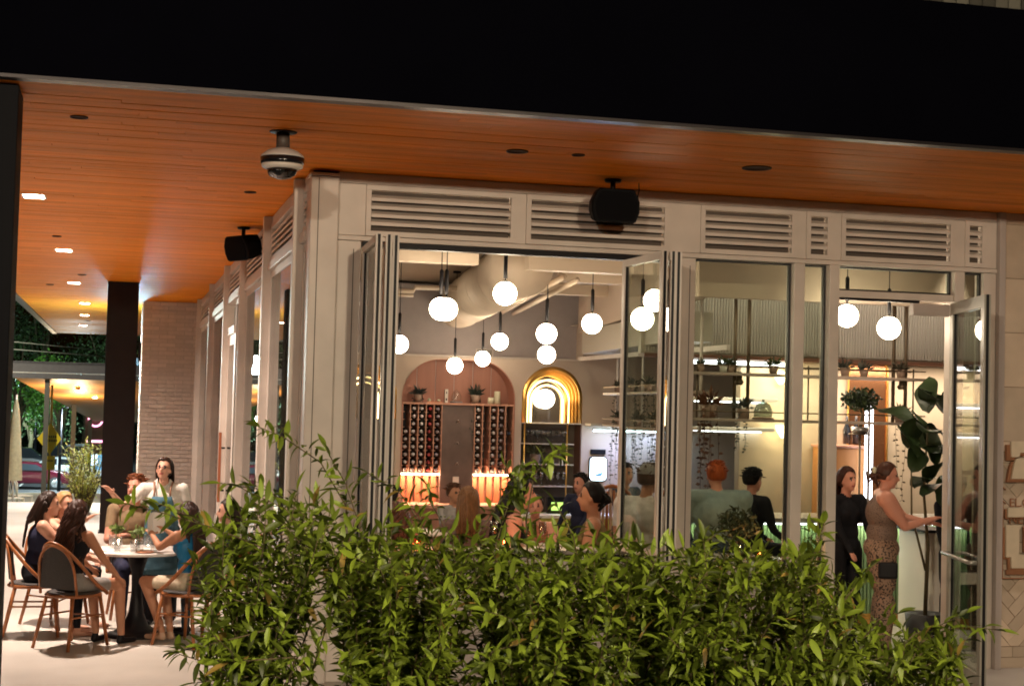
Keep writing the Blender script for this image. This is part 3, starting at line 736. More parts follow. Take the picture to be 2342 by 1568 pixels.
cl_ = thing('glass_cloche', 'glass dome on a base in the middle of the rack top shelf', 'cloche', (bx(1048, 910), YB+0.12, zt))
MB().lathe([(0.0, 0.0), (0.085, 0.0), (0.085, 0.02), (0, 0.021)], 20).build('base', mat('grey_stone', (0.2, 0.18, 0.18), 0.6), cl_, world=False)
MB().lathe([(0.07, 0.022), (0.072, 0.09), (0.05, 0.15), (0.01, 0.17), (0.012, 0.185), (0.0, 0.19)], 20).build('dome', clear, cl_, world=False)
tr = thing('ornament_tray', 'low copper tray with two small pale ornaments on the rack top shelf', 'tray', (bx(996, 915), YB+0.08, zt))
MB().bbox(-0.1, 0.1, -0.04, 0.04, 0.0, 0.012, 0.003).build('tray_base', mat('copper', (0.5, 0.2, 0.1), 0.3, metal=0.8), tr, world=False)
MB().lathe([(0, 0), (0.022, 0.0), (0.026, 0.02), (0.012, 0.04), (0, 0.045)], 12, 0, (-0.07, 0, 0.013)).build('ornament', ivory, tr, world=False)
MB().lathe([(0, 0), (0.02, 0.0), (0.024, 0.015), (0.014, 0.03), (0, 0.03)], 12, 0, (0.06, 0, 0.013)).build('ornament', ivory, tr, world=False)
# brass arches
gled = mat('gold_led', (1, 0.75, 0.3), 0.5, emit=5.0, ecol=(1, 0.68, 0.28))
mirr = mat('smoked_mirror', (0.28, 0.24, 0.2), 0.06, metal=0.9)
walnut = mat('walnut', (0.16, 0.07, 0.04), 0.5, var=0.2, scale=5)
def brass_arch(A, label, zb, detail=True):
    t = thing('brass_arch', label, 'alcove', ((A[0]+A[1])/2, YB, zb))
    x0, x1, zt_, r = A; cx_ = (x0+x1)/2
    for k, (ins, yy_, th) in enumerate(((0.02, 0.01, 0.020), (0.045, 0.08, 0.022), (0.07, 0.15, 0.022), (0.095, 0.22, 0.020))):
        rr = (x1-x0)/2-ins; pts = [(cx_-rr, YB+yy_, zb)]+[(cx_+rr*math.cos(PI-PI*q/24), YB+yy_, zt_-(x1-x0)/2+rr*math.sin(PI*q/24)) for q in range(25)]+[(cx_+rr, YB+yy_, zb)]
        o = MB()
        o.tube(pts, th, 8, flat=2.2); o.build('brass_band', gold, t)
    for ins, yy_ in ((0.13, 0.20), (0.20, 0.27)):
        rr = (x1-x0)/2-ins; pts = [(cx_-rr, YB+yy_, zb)]+[(cx_+rr*math.cos(PI-PI*q/24), YB+yy_, zt_-(x1-x0)/2-0.05+rr*math.sin(PI*q/24)) for q in range(25)]+[(cx_+rr, YB+yy_, zb)]
        MB().tube(pts, 0.009, 6).build('led_line', gled, t)
    MB().box(x0+0.002, x1-0.002, YB+0.31, YB+0.33, zb, zt_).build('mirror', mirr, t)
    return t
zg = bz(968, 1260)
ar = brass_arch(A2, 'glowing brass arch alcove with mirror above glass shelves right of the wine rack', zg+0.01)
brass_arch(A0, 'glowing brass arch alcove left of the wine rack, mostly behind the folded window', zg+0.01)
sh = thing('glass_shelving', 'brass and glass shelving with rows of wine glasses below the brass arch', 'shelving', ((A2[0]+A2[1])/2, YB+0.15, 0))
shelf_m = mat('lit_shelf', (0.7, 0.6, 0.5), 0.4)
zsh = [zg, bz(1015, 1260), bz(1062, 1260), bz(1112, 1260)]
for i, z in enumerate(zsh): MB().box(A2[0]+0.004, A2[1]-(0.004 if i == 0 else 0.10), YB-0.0, YB+0.3, z-0.006, z+0.006).build('shelf', shelf_m, sh)
for x in (A2[0]+0.05, A2[1]-0.2): MB().tube([(x, YB+0.01, 0.4), (x, YB+0.01, zg-0.007)], 0.012, 8).build('post', gold, sh)
MB().box(A2[0]+0.002, A2[1]-0.002, YB+0.31, YB+0.33, 0, zg-0.007).build('backing', mat('dark_walnut', (0.12, 0.085, 0.06), 0.4), sh)
MB().box(A2[1]-0.012, A2[1]-0.002, YB+0.0, YB+0.31, 0, zg-0.007).build('side_panel', walnut, sh)
gm = MB(); gm.lathe([(0.03, 0), (0.03, 0.003), (0.004, 0.006), (0.004, 0.08), (0.03, 0.11), (0.037, 0.15), (0.03, 0.2), (0.029, 0.2), (0.035, 0.15), (0.028, 0.112), (0.0, 0.09)], 12)
gme = gm.mesh('wine_glass', glass('stemware', (0.8, 0.78, 0.75), 0.14, 1.45, 0.05))
for r, (z, n, y_) in enumerate(((zsh[1]+0.007, 8, 0.1), (zsh[3]+0.007, 8, 0.1), (zsh[1]+0.007, 7, 0.2))):
    for k in range(n):
        o = inst(gme, 'wine_glass', None, (A2[0]+0.10+k*0.075+rng.rand()*0.01, YB+y_, z), (0, 0, 0))
        tag(o, 'clear wine glass standing in a row on the %s glass shelf of the brass alcove' % ('upper' if r != 1 else 'lower'), 'wine glass', 'wine glasses in the brass alcove, row %s' % ('upper' if r != 1 else 'lower'))
for k, xx in enumerate((1268, 1290)):
    o = MB().lathe([(0, 0), (0.035, 0), (0.03, 0.05), (0.012, 0.07), (0.012, 0.09), (0, 0.09)], 12).build('jar', ivory, None); o.location = (bx(xx), YB+0.08, zsh[2]+0.007)
    tag(o, ('pale bottle shaped jar on the middle shelf of the brass alcove', 'squat pale jar right of its neighbour on the middle alcove shelf')[k], 'jar')
pot_plant('shelf_plant', 'loose grey green plant on the middle shelf of the brass alcove', (bx(1232), YB+0.12, zsh[2]+0.007), 2.2, (0.09, 0.09, 0.045), 2, nl=110)
tl = thing('till_screen', 'small till with green lit screen below the glass shelving', 'till', (bx(1265, 1140), YB-0.25, bz(1165)-0.02))
MB().bbox(-0.16, 0.16, -0.02, 0.04, 0.0, 0.22, 0.01).build('case', blackm, tl, world=False)
MB().box(-0.10, 0.10, -0.0225, -0.0205, 0.04, 0.15).build('screen', mat('green_screen', (0.3, 0.5, 0.1), 0.4, emit=0.7, ecol=(0.45, 0.75, 0.15)), tl, world=False)
bc = thing('service_counter', 'low counter with yellow front below the glass shelving', 'counter', (bx(1260), YB-0.35, 0))
MB().bbox(A2[0]-0.1, A2[1]+0.4, YB-0.6, YB-0.02, bz(1165)-0.06, bz(1165)-0.022, 0.005).build('top', cream, bc)
MB().box(A2[0]-0.08, A2[1]+0.38, YB-0.56, YB-0.02, 0.01, bz(1165)-0.061).build('front', mat('yellow_front', (0.5, 0.42, 0.06), 0.5), bc)
# blue lit wall pieces right of the alcove
vs = thing('lit_screen', 'rounded upright glowing white blue screen on the pale violet wall', 'screen', (bx(1366, 1070), YB-0.03, bz(1071, 1366)))
zc0, zc1, xc0, xc1 = bz(1098, 1366), bz(1045, 1366), bx(1348, 1070), bx(1385, 1070)
def rrect(x0, x1, z0, z1, r, n=5):
    o = []
    for cx_, cz_, a in ((x1-r, z1-r, 0), (x0+r, z1-r, PI/2), (x0+r, z0+r, PI), (x1-r, z0+r, 1.5*PI)):
        for k in range(n+1): o.append((cx_+r*math.cos(a+PI/2*k/n), cz_+r*math.sin(a+PI/2*k/n)))
    return o
MB().prism(rrect(xc0-.015, xc1+.015, zc0-.015, zc1+.015, 0.06), lambda u, v, q: (u, YB-0.03+q, v), 0.028).build('bezel', blackm, vs, fix=True)
MB().prism(rrect(xc0, xc1, zc0, zc1, 0.05), lambda u, v, q: (u, YB-0.034+q, v), 0.003).build('display', mat('screen_glow', (0.8, 0.95, 1), 0.4, emit=2.2, ecol=(0.72, 0.92, 1)), vs, fix=True)
m = MB(); m.prism([(xc0+0.03, zc0+0.05), (xc0+0.16, zc0+0.06), (xc1-0.04, zc0+0.12), (xc0+0.12, zc0+0.1)], lambda u, v, q: (u, YB-0.0365+q, v), 0.002).build('picture', mat('screen_blue', (0.1, 0.25, 0.4), 0.4, emit=0.3, ecol=(.2, .5, .8)), vs, fix=True)
lamp('screen_glow', 'AREA', ((xc0+xc1)/2, YB-0.05, (zc0+zc1)/2), 5, (0.55, 0.7, 1), vs, 0.2, ((xc0+xc1)/2, YB-3, (zc0+zc1)/2))
o = MB().bbox(bx(1350, 1032), bx(1384, 1032), YB-0.03, YB-0.004, bz(1038, 1366), bz(1027, 1366), 0.004).build('door_sign', blackm, None); tag(o, 'small black sign plate above the glowing screen', 'sign')
ls = thing('led_shelf', 'white shelf edged with a cold blue white light strip on the violet wall', 'shelf', (bx(1400, 985), YB-0.1, bz(984, 1400)))
MB().bbox(bx(1337), bx(1560), YB-0.3, YB-0.003, bz(975, 1400), bz(972, 1400)+0.02, 0.005).build('shelf_board', cream, ls)
MB().box(bx(1345), bx(1550), YB-0.29, YB-0.27, bz(986, 1400), bz(983, 1400)).build('led_strip', mat('cold_led', (0.7, 0.9, 1), 0.5, emit=14, ecol=(0.6, 0.85, 1)), ls)
lamp('cold_glow', 'AREA', (bx(1450), YB-0.25, bz(988, 1400)), 6, (0.42, 0.5, 1), ls, 0.1, (bx(1440), YB-0.1, 0), shape=(1.2, 0.05))
# ---- bulkhead over the bar
bk = thing('bar_bulkhead', 'boxed plaster bulkhead hanging over the bar with a light strip beneath', 'bulkhead', (6, 15, 3.1))
zb_ = 3.10
ba = at(1293, 772.7, 'Z', zb_); bb_ = at(1421.8, 734.3, 'Z', zb_)
ddx = (ba.x-bb_.x)/(ba.y-bb_.y); Yf_ = 12.75
far = (bb_.x+ddx*(19.9-bb_.y), 19.9); near = (bb_.x+ddx*(Yf_-bb_.y), Yf_)
def wallseg(p, q, z0, z1, th=0.12):
    return MB().obox((p[0], p[1], (z0+z1)/2), (q[0], q[1], (z0+z1)/2), th, z1-z0)
wallseg(near, far, zb_, 3.735).build('left_face', wpl, bk)
wallseg((near[0]-0.06, Yf_), (12.1, Yf_), zb_, 3.735).build('front_face', wpl, bk)
ribm = mat('ribbed_panel', (0.46, 0.41, 0.33), 0.4)
m = MB()
for k in range(170):
    x = 5.45+k*0.033; m.tube([(x, 15.6, 2.72), (x, 15.6, 3.7)], 0.015, 6, caps=False)
m.build('ribbed_cladding', ribm, bk, kind='stuff')
MB().box(5.4, 12.1, 15.62, 15.7, 2.70, 3.735).build('hood_back', ribm, bk)
MB().obox((near[0]+0.6, 13.6, 2.70), (far[0]-0.1, 19.7, 2.74), 0.03, 0.05).build('light_rail', cream, bk)
MB().box(5.4, 12.1, 15.5, 15.7, 2.655, 2.695).build('lower_rail', walnut, bk)
MB().box(6.0, 7.1, 15.6, 15.63, 2.60, 2.64).build('led_strip', led_p, bk)
lamp('bar_glow', 'AREA', (8.0, 15.3, 2.62), 34, (1, 0.82, 0.62), bk, 0.1, (8.0, 15.5, 0), shape=(4.5, 0.1))
lamp('bar_glow', 'AREA', (7.6, 14.9, 3.6), 9, (1, 0.88, 0.75), bk, 0.1, (7.6, 15.6, 2.9), shape=(4, 0.1))
# left hood: glass box run
MB().obox((far[0]-0.1, 18.9, 2.93), (near[0]+0.55, 14.4, 2.93), 0.4, 0.30).build('hood_box', ribm, bk)
# back bar wall
bbm = mat('back_bar_wall', (0.50, 0.40, 0.29), 0.7, var=0.06)
bwll = MB(); bwll.box(6.6, 12.15, 15.72, 15.85, 0.0, 2.65)
bwll.build('wall', bbm, kind='structure')
for xa, xb, z, n in ((1592, 1772, 913, 0), (1590, 1765, 981, 1)):
    s_ = thing('back_bar_shelf', ('upper white lit shelf on the wall behind the bar', 'lower white lit shelf on the wall behind the bar')[n], 'shelf', (at(1680, z, 'Y', 15.5).x, 15.5, at(1680, z, 'Y', 15.5).z))
    q = at(1680, z, 'Y', 15.5); xL = at(xa, z, 'Y', 15.5).x; xR = at(xb, z, 'Y', 15.5).x
    MB().bbox(xL, xR, 15.42, 15.718, q.z-0.02, q.z+0.02, 0.004).build('board', mat('white_shelf', (0.7, 0.66, 0.58), 0.4), s_)
    MB().box(xL+0.05, xR-0.05, 15.66, 15.69, q.z-0.035, q.z-0.022).build('led_strip', led_p, s_)
# hanging racks over the bar
brz = mat('bronze', (0.16, 0.115, 0.075), 0.4, metal=0.5)
YR = 13.25
rx = lambda x, y=900: at(x, y, 'Y', YR).x
rz_ = lambda y, x=1700: at(x, y, 'Y', YR).z
hr = thing('hanging_rack', 'two tier bronze shelf rack with thin guard rails hung over the front of the bar', 'rack', (6.6, YR, 2.0))
for yv in (856, 960):
    z = rz_(yv); MB().bbox(rx(1570), rx(2100), YR-0.14, YR+0.14, z-0.014, z+0.012, 0.003).build('shelf', mat('rack_shelf', (0.38, 0.3, 0.25), 0.45), hr)
    for y_ in (YR-0.135, YR+0.135): MB().tube([(rx(1570), y_, z+0.075), (rx(2100), y_, z+0.075)], 0.006, 6).build('guard_rail', brz, hr)
for xv in (1596, 1688, 1712, 1810, 1850, 1905, 2052, 2072, 2090):
    x = rx(xv, 800); top = 3.735 if xv in (1688, 1712, 2052, 2072) else rz_(856)+0.1
    MB().tube([(x, YR+(0.07 if xv in (1688, 2052) else 0.0), rz_(960)), (x, YR+(0.07 if xv in (1688, 2052) else 0), top)], 0.018 if top > 3 else 0.008, 8).build('hanger', brz, hr)
for xv in (1690, 2062):
    x = rx(xv, 900); MB().lathe([(0.03, 0), (0.045, 0.03), (0.028, 0.05), (0.02, 0.12)], 12, 0, (x, YR, rz_(880))).build('collar', brz, hr)
hl = thing('hanging_rack', 'bronze shelf rack receding along the left side of the bar under the bulkhead', 'rack', (5.5, 16, 2.0))
def lx(Y): return bb_.x+ddx*(Y-bb_.y)+0.25
for (xv, yv) in ((1331, 899), (1338, 970)):
    z = at(xv, yv, 'Y', 18.8).z
    MB().obox((lx(18.8), 18.8, z), (lx(13.9), 13.9, z), 0.24, 0.026).build('shelf', mat('rack_shelf', (0.38, 0.3, 0.25), 0.45), hl)
    MB().obox((lx(18.8)-0.12, 18.8, z+0.08), (lx(13.9)-0.12, 13.9, z+0.08), 0.01, 0.01).build('guard_rail', brz, hl)
for Y in (18.7, 17.0, 15.4, 14.0):
    MB().tube([(lx(Y)+0.05, Y, at(1338, 970, 'Y', 18.8).z), (lx(Y)+0.05, Y, 3.6)], 0.016, 8).build('hanger', cream, hl)
zl1 = at(1331, 899, 'Y', 18.8).z+0.014; zl2 = at(1338, 970, 'Y', 18.8).z+0.014
for k, (Y, z, s_, tr_) in enumerate(((18.3, zl1, 1.3, 3), (17.2, zl1, 1.5, 4), (16.3, zl1, 1.4, 5), (15.3, zl1, 1.3, 2), (18.2, zl2, 1.5, 5), (16.9, zl2, 1.4, 3), (15.9, zl2, 1.5, 4))):
    pot_plant('trailing_plant', ['first trailing plant at the far end of the upper left rack shelf', 'second trailing plant from the far end of the upper left rack shelf', 'long trailing plant in the middle of the upper left rack shelf', 'bushy plant nearest on the upper left rack shelf',
              'trailing plant at the far end of the lower left rack shelf', 'dark plant in the middle of the lower left rack shelf', 'trailing plant nearest on the lower left rack shelf'][k], (lx(Y)-0.02, Y, z), s_, (0.05, 0.05, 0.03), tr_)
z1_, z2_ = rz_(856)+0.013, rz_(960)+0.013
for k, (xv, z, s_, tr_, col, lab) in enumerate((
        (1602, z1_, 1.0, 0, (0.05, 0.06, 0.04), 'small dark plant at the left end of the upper bar rack shelf'),
        (1653, z1_, 1.1, 0, (0.05, 0.07, 0.03), 'spiky plant in a white pot on the upper bar rack shelf'),
        (1670, z1_, 1.1, 0, (0.06, 0.07, 0.05), 'grey succulent right beside the white potted one on the upper bar rack'),
        (1768, z1_, 1.3, 0, (0.04, 0.07, 0.02), 'green plant in a silver bowl right of the hanging rods, upper shelf'),
        (1624, z2_, 2.0, 6, (0.14, 0.055, 0.025), 'rust brown plant with long hanging vines on the lower bar rack shelf'),
        (1700, z2_, 1.6, 2, (0.09, 0.1, 0.09), 'grey green plant behind the hanging rods on the lower bar rack shelf'),
        (1932, z1_, 1.3, 0, (0.05, 0.055, 0.045), 'grey succulent in front of the oval mirror, left one of two'),
        (1975, z1_, 1.2, 0, (0.05, 0.055, 0.045), 'grey succulent in front of the oval mirror, right one of two'),
        (2060, z1_, 1.3, 0, (0.07, 0.06, 0.04), 'brownish potted plant at the right end of the upper rack shelf'),
        (2058, z2_, 1.5, 2, (0.09, 0.06, 0.03), 'brown leaved plant at the right end of the lower rack shelf'))):
    pot_plant('rack_plant', lab, (rx(xv), YR, z), s_, col, tr_, (0.6, 0.58, 0.5) if k == 1 else (0.3, 0.2, 0.15))
gc = thing('glass_cloche', 'grey green glass dome on the lower bar rack shelf', 'cloche', (rx(1746), YR, z2_))
MB().lathe([(0.0, 0.0), (0.1, 0.0), (0.1, 0.015), (0, 0.016)], 20).build('base', walnut, gc, world=False)
MB().lathe([(0.085, 0.018), (0.088, 0.08), (0.06, 0.14), (0.012, 0.16), (0.014, 0.18), (0.0, 0.185)], 20).build('dome', glass('smoked_glass', (0.45, 0.5, 0.46), 0.08), gc, world=False)
bb2 = MB(); bb2.lathe([(0, 0), (0.04, 0), (0.042, 0.15), (0.015, 0.22), (0.014, 0.3), (0, 0.3)], 14); b2m = bb2.mesh('tall_bottle', gl_dk)
for k, (xv, yv) in enumerate(((1936, 1014), (1957, 1014))):
    q = at(xv, yv, 'Y', 15.3); tag(inst(b2m, 'tall_bottle', None, (q.x, 15.3, q.z)), ('left of two tall dark bottles seen through the open doorway', 'right of two tall dark bottles seen through the open doorway')[k], 'bottle')
q0 = at(1905, 1017, 'Y', 15.3); q1 = at(1972, 1017, 'Y', 15.3)
cp = thing('back_bar_cabinet', 'warm orange timber cabinet behind the doorway', 'cabinet', ((q0.x+q1.x)/2, 15.3, 0))
MB().bbox(q0.x-0.05, q1.x, 15.15, 15.7, 0.01, q0.z-0.032, 0.008).build('carcass', mat('amber_wood', (0.5, 0.22, 0.07), 0.5, var=0.12, scale=3), cp)
MB().bbox(q0.x-0.07, q1.x+0.02, 15.12, 15.7, q0.z-0.03, q0.z-0.002, 0.004).build('top', rackw, cp)
# oval mirror and light tube
om = thing('arched_mirror', 'tall copper rimmed arched mirror seen through the open doorway', 'mirror', ((A3[0]+A3[1])/2, YM, 1.0))
MB().prism([(A3[0], 0.6)]+arch_pts(*A3)+[(A3[1], 0.6)], lambda u, v, q: (u, YM-0.01+q, v), 0.008).build('mirror_face', mat('copper_mirror', (0.6, 0.28, 0.14), 0.25, metal=0.9), om, fix=True)
MB().tube([(A3[0], YM-0.02, 0.6)]+[(a, YM-0.02, b) for a, b in arch_pts(*A3)]+[(A3[1], YM-0.02, 0.6)], 0.012, 8).build('rim', gold, om)
t0, t1 = at(1988, 925, 'Y', 15.0), at(1982, 1158, 'Y', 15.0)
lt = thing('light_tube', 'tall white light tube standing upright behind the woman in the doorway', 'lamp', (t0.x, 15.0, t1.z))
for dx, mm_ in ((-0.03, led_p), (0.035, led_p)): MB().tube([(t0.x+dx, 15.0, t1.z), (t0.x+dx, 15.0, t0.z)], 0.014, 8).build('tube', mm_, lt)
MB().box(t0.x-0.012, t0.x+0.017, 15.0, 15.03, t1.z, t0.z).build('bracket', brz, lt)
MB().tube([(t0.x, 15.01, 0.01), (t0.x, 15.01, t1.z)], 0.012, 8).build('stem', brz, lt)
bo = at(1968, 915, 'Y', 14.8)
bs = thing('bonsai', 'dense dark green bonsai in front of the arched mirror', 'plant', (bo.x, 14.8, bo.z-0.35))
def leafcloud(c, r, n, l, w_, seed, flatz=1.0):
    rr = np.random.RandomState(seed); m = MB()
    for k in range(n):
        d = rr.randn(3); d /= np.linalg.norm(d); p = Vector(c)+Vector((d[0]*r, d[1]*r, d[2]*r*flatz))*(rr.rand()**0.4)
        a = Vector(rr.randn(3)).normalized(); b = a.cross(Vector(rr.randn(3))).normalized()
        m.add([p, p+a*l*.5+b*w_, p+a*l, p+a*l*.5-b*w_], [(0, 1, 2, 3)])
    return m
fgm = mat('bonsai_green', (0.03, 0.055, 0.015), 0.6, var=0.2, island=0.25)
leafcloud((0, 0, 0.36), 0.2, 700, 0.05, 0.018, 3, 0.6).build('foliage', fgm, bs, world=False)
MB().tube([(0, 0, 0.06), (0.03, 0, 0.2), (-0.02, 0, 0.32)], [0.02, 0.014, 0.01], 8).build('trunk', bark, bs, world=False)
MB().lathe([(0, 0), (0.08, 0), (0.1, 0.07), (0.09, 0.07), (0, 0.06)], 16).build('pot', mat('silver_pot', (0.5, 0.5, 0.5), 0.3, metal=0.7), bs, world=False)
ps = thing('plant_stand', 'slim bronze stand carrying the bonsai', 'stand', (bo.x, 14.8, 0))
MB().tube([(bo.x, 14.8, 0.01), (bo.x, 14.8, bo.z-0.365)], 0.012, 8).build('stem', brz, ps)
MB().lathe([(0, 0), (0.12, 0), (0.12, 0.012), (0, 0.012)], 18, 0, (bo.x, 14.8, bo.z-0.363)).build('plate', brz, ps)
MB().lathe([(0, 0), (0.14, 0), (0.14, 0.012), (0, 0.012)], 18, 0, (bo.x, 14.8, 0.007)).build('base', brz, ps)
# bar counter
bar = thing('bar_counter', 'bar counter with pale stone top and ribbed green front lit from under the top', 'bar', (7.2, 14.3, 0))
MB().bbox(5.15, 10.5, 13.75, 14.5, 1.03, 1.08, 0.006).build('top', mat('bar_stone', (0.5, 0.48, 0.42), 0.25, var=0.15, scale=4), bar)
grn = mat('green_tile', (0.13, 0.20, 0.10), 0.35, var=0.1)
MB().box(5.3, 10.4, 14.0, 14.4, 0.12, 1.028).build('carcass', grn, bar)
rb = MB()
for k in range(126): rb.tube([(5.32+k*0.04, 13.995, 0.13), (5.32+k*0.04, 13.995, 1.0)], 0.018, 6, caps=False)
rb.build('ribbing', grn, bar, kind='stuff')
MB().box(5.3, 10.4, 14.03, 14.4, 0.01, 0.118).build('plinth', mat('amber_plinth', (0.5, 0.25, 0.04), 0.4), bar)
MB().box(5.4, 10.3, 13.9, 13.93, 1.005, 1.027).build('led_strip', led_p, bar)
lamp('under_bar_glow', 'AREA', (7.5, 13.9, 1.0), 9, (1, 0.95, 0.6), bar, 0.1, (7.5, 13.97, 0), shape=(4.4, 0.05))
wc = at(2122, 1300, 'Y', 13.2)
wp = thing('host_stand', 'white host stand with an orange timber edge inside the open doorway', 'host stand', (wc.x, 13.2, 0))
MB().bbox(wc.x-0.09, wc.x+0.10, 13.1, 13.6, 0.02, 1.0, 0.005).build('body', mat('white_panel', (0.75, 0.7, 0.62), 0.5), wp)
MB().bbox(wc.x+0.102, wc.x+0.15, 13.1, 13.6, 0.02, 1.0, 0.003).build('side', mat('amber_wood', (0.5, 0.22, 0.07), 0.5), wp)
MB().bbox(wc.x-0.14, wc.x+0.2, 13.02, 13.65, 1.002, 1.03, 0.004).build('top', blackm, wp)
lamp('doorway_light', 'SPOT', (wc.x-0.1, 12.5, 3.6), 60, (1, 0.85, 0.65), wp, 0.1, (wc.x, 13.1, 0.4), 45, 0.8)
MB().lathe([(0.05, 0.0), (0.05, 0.1), (0, 0.1)], 14, 0, (wc.x-0.1, 12.5, 3.62)).build('spotlight', blackm, wp)
# wall sconces (bright shell shaped)
for k, (xv, yv) in enumerate(((1795, 985), (1790, 862))):
    q = at(xv, yv, 'Y', 15.6)
    s_ = thing('wall_sconce', ('glowing shell wall sconce behind the bar, lower one', 'glowing wall sconce behind the bar, upper one')[k], 'wall lamp', (q.x, 15.65, q.z))
    MB().lathe([(0.02, -0.08), (0.07, 0.0), (0.085, 0.06), (0.0, 0.06)], 14).build('shade', mat('sconce_glow', (1, 0.85, 0.5), 0.5, emit=4, ecol=(1, 0.82, 0.5)), s_, world=False)
    MB().bbox(-0.02, 0.02, 0.0, 0.066, -0.02, 0.02, 0.003).build('wall_mount', gold, s_, world=False)
    lamp('sconce_glow', 'POINT', (q.x, 15.5, q.z), 4, (1, 0.8, 0.5), s_, 0.05)
# ---- globes
gmat = mat('opal_glass', (1, 0.97, 0.92), 0.4, emit=15.0, ecol=(1.0, 0.83, 0.60))
gl = [(913, 787, 42), (1008, 706, 52), (1020, 707, 53), (1155, 671, 54), (1040, 836, 37), (1104, 820, 35), (1143, 781, 39), (1250, 763, 47), (1250, 811, 41), (1354, 740, 46), (1469, 729, 53), (1937, 722, 52), (2033, 750, 55)]
glab = ['globe pendant hanging lowest at far left inside the folding window', 'left globe of the touching pair of pendants', 'right globe of the touching pair of pendants', 'large globe pendant high in front of the duct', 'globe pendant above the left part of the wine niche arch',
        'globe pendant above the right part of the wine niche arch', 'globe pendant below the middle of the duct', 'globe pendant right above another in a vertical pair', 'lower globe of the vertical pair above the brass arch', 'globe pendant left of the bulkhead corner',
        'globe pendant seen through the folded window leaf', 'globe pendant half behind the door post', 'globe pendant in the middle of the open doorway']
gb = MB().ball((0, 0, 0), 0.1, 28, 18).mesh('globe', gmat)
gcap = MB().lathe([(0.0, 0.09), (0.03, 0.092), (0.03, 0.105), (0.01, 0.112)], 16).mesh('cap', blackm)
gstem = MB().lathe([(0.006, 0.11), (0.006, 0.125), (0.017, 0.13), (0.018, 0.33), (0.01, 0.345), (0.0, 0.35)], 12).mesh('stem', blackm)
for i, (x, y, d) in enumerate(gl):
    dep = FPX*0.2/d; P_ = Vector((0, 0, CAMH))+(FW*FPX+R2*(x-1171)-U2*(y-784))*(dep/FPX)
    P_.y = max(P_.y, 12.2) if 0 else P_.y
    if P_.y < 12.1:
        P_ = at(x, y, 'Y', 12.1)
    if P_.y > 19.7: P_ = at(x, y, 'Y', 19.6)
    t = thing('globe_pendant', 'glowing white '+glab[i], 'pendant lamp', P_, 0, 'globe pendants')
    inst(gb, 'globe', t, scl=d*P_.y/12.1*0.0 + 1.0); inst(gcap, 'cap', t); inst(gstem, 'stem', t)
    MB().tube([(0, 0, 0.34), (0, 0, 3.735-P_.z)], 0.004, 6).build('cord', blackm, t, world=False)
    MB().lathe([(0.05, 0), (0.05, 0.02), (0, 0.02)], 16, 0, (0, 0, 3.735-P_.z-0.021)).build('ceiling_rose', blackm, t, world=False)
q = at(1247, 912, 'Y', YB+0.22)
t = thing('mirrored_globe', 'bright globe standing in for a mirror reflection, with a dark centre knob inside the brass arch', 'wall lamp', q)  # glowing ball stands in for a pendant's reflection in the alcove mirror
MB().ball((0, 0, 0), 0.13, 24, 14).build('globe', mat('reflection_glow', (1, 0.97, 0.9), 0.4, emit=7, ecol=(1, 0.88, 0.66)), t, world=False)
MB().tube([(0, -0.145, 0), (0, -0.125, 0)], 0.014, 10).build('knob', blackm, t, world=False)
# ---- duct and pipes
dn_, df_ = at(1196, 606, 'Z', 3.42), at(938, 772, 'Z', 3.42)
ductm = mat('painted_duct', (0.70, 0.58, 0.46), 0.5, var=0.05)
du = thing('air_duct', 'large round cream painted air duct running back under the ceiling', 'duct', (dn_.x, dn_.y, 3.42))
dv = (df_-dn_); Ld = dv.length; dv.normalize()
dst = dn_
MB().tube([dst, df_], 0.30, 32).build('duct_run', ductm, du)
nseg = int(Ld/1.2)
for k in range(1, nseg+1): MB().tube([dn_+dv*(k*1.2-0.02), dn_+dv*(k*1.2+0.02)], 0.308, 32).build('joint_band', ductm, du)
MB().tube([df_-dv*0.01, df_+dv*0.3+Vector((0.02, 0, -0.02))], [0.30, 0.26], 32).build('end_cone', ductm, du)
for p_ in (0.22, 0.93):
    c0 = dn_+dv*Ld*p_; sdv = dv.cross(Vector((0, 0, 1))).normalized()*-1
    nn2 = (Vector((sdv.x, sdv.y, 0))*(-1 if sdv.x > 0 else 1)).normalized()
    nn2 = (nn2*-0.35+Vector((0, 0, -1))*0.9).normalized() if p_ > 0.5 else (Vector((0.75, -0.2, -0.6))).normalized()
    MB().obox(c0+nn2*0.293, c0+nn2*0.31, 0.12, 0.16, up=tuple(dv)).build('vent_grille', alu, du)
pm = mat('painted_pipe', (0.68, 0.56, 0.44), 0.55)
def pipe(label, pts, r):
    t = MB().tube(pts, r, 12).build('ceiling_pipe', pm, None); tag(t, label, 'pipe'); return t
zc_ = 3.5
pipe('left of two parallel cream pipes slanting beside the duct', [at(1112, 735, 'Z', 3.35), at(1290, 632, 'Z', 3.35)], 0.03)
pipe('right of two parallel cream pipes slanting beside the duct', [at(1135, 738, 'Z', 3.35), at(1320, 640, 'Z', 3.35)], 0.03)
pipe('cream pipe with a step crossing left behind the globes', [at(890, 664, 'Y', 17.5), at(945, 666, 'Y', 17.5), at(950, 657, 'Y', 17.5), at(1075, 660, 'Y', 17.5)], 0.028)
pipe('thin cream pipe below the stepped one at the left', [at(890, 674, 'Y', 17.5), at(945, 676, 'Y', 17.5)], 0.018)
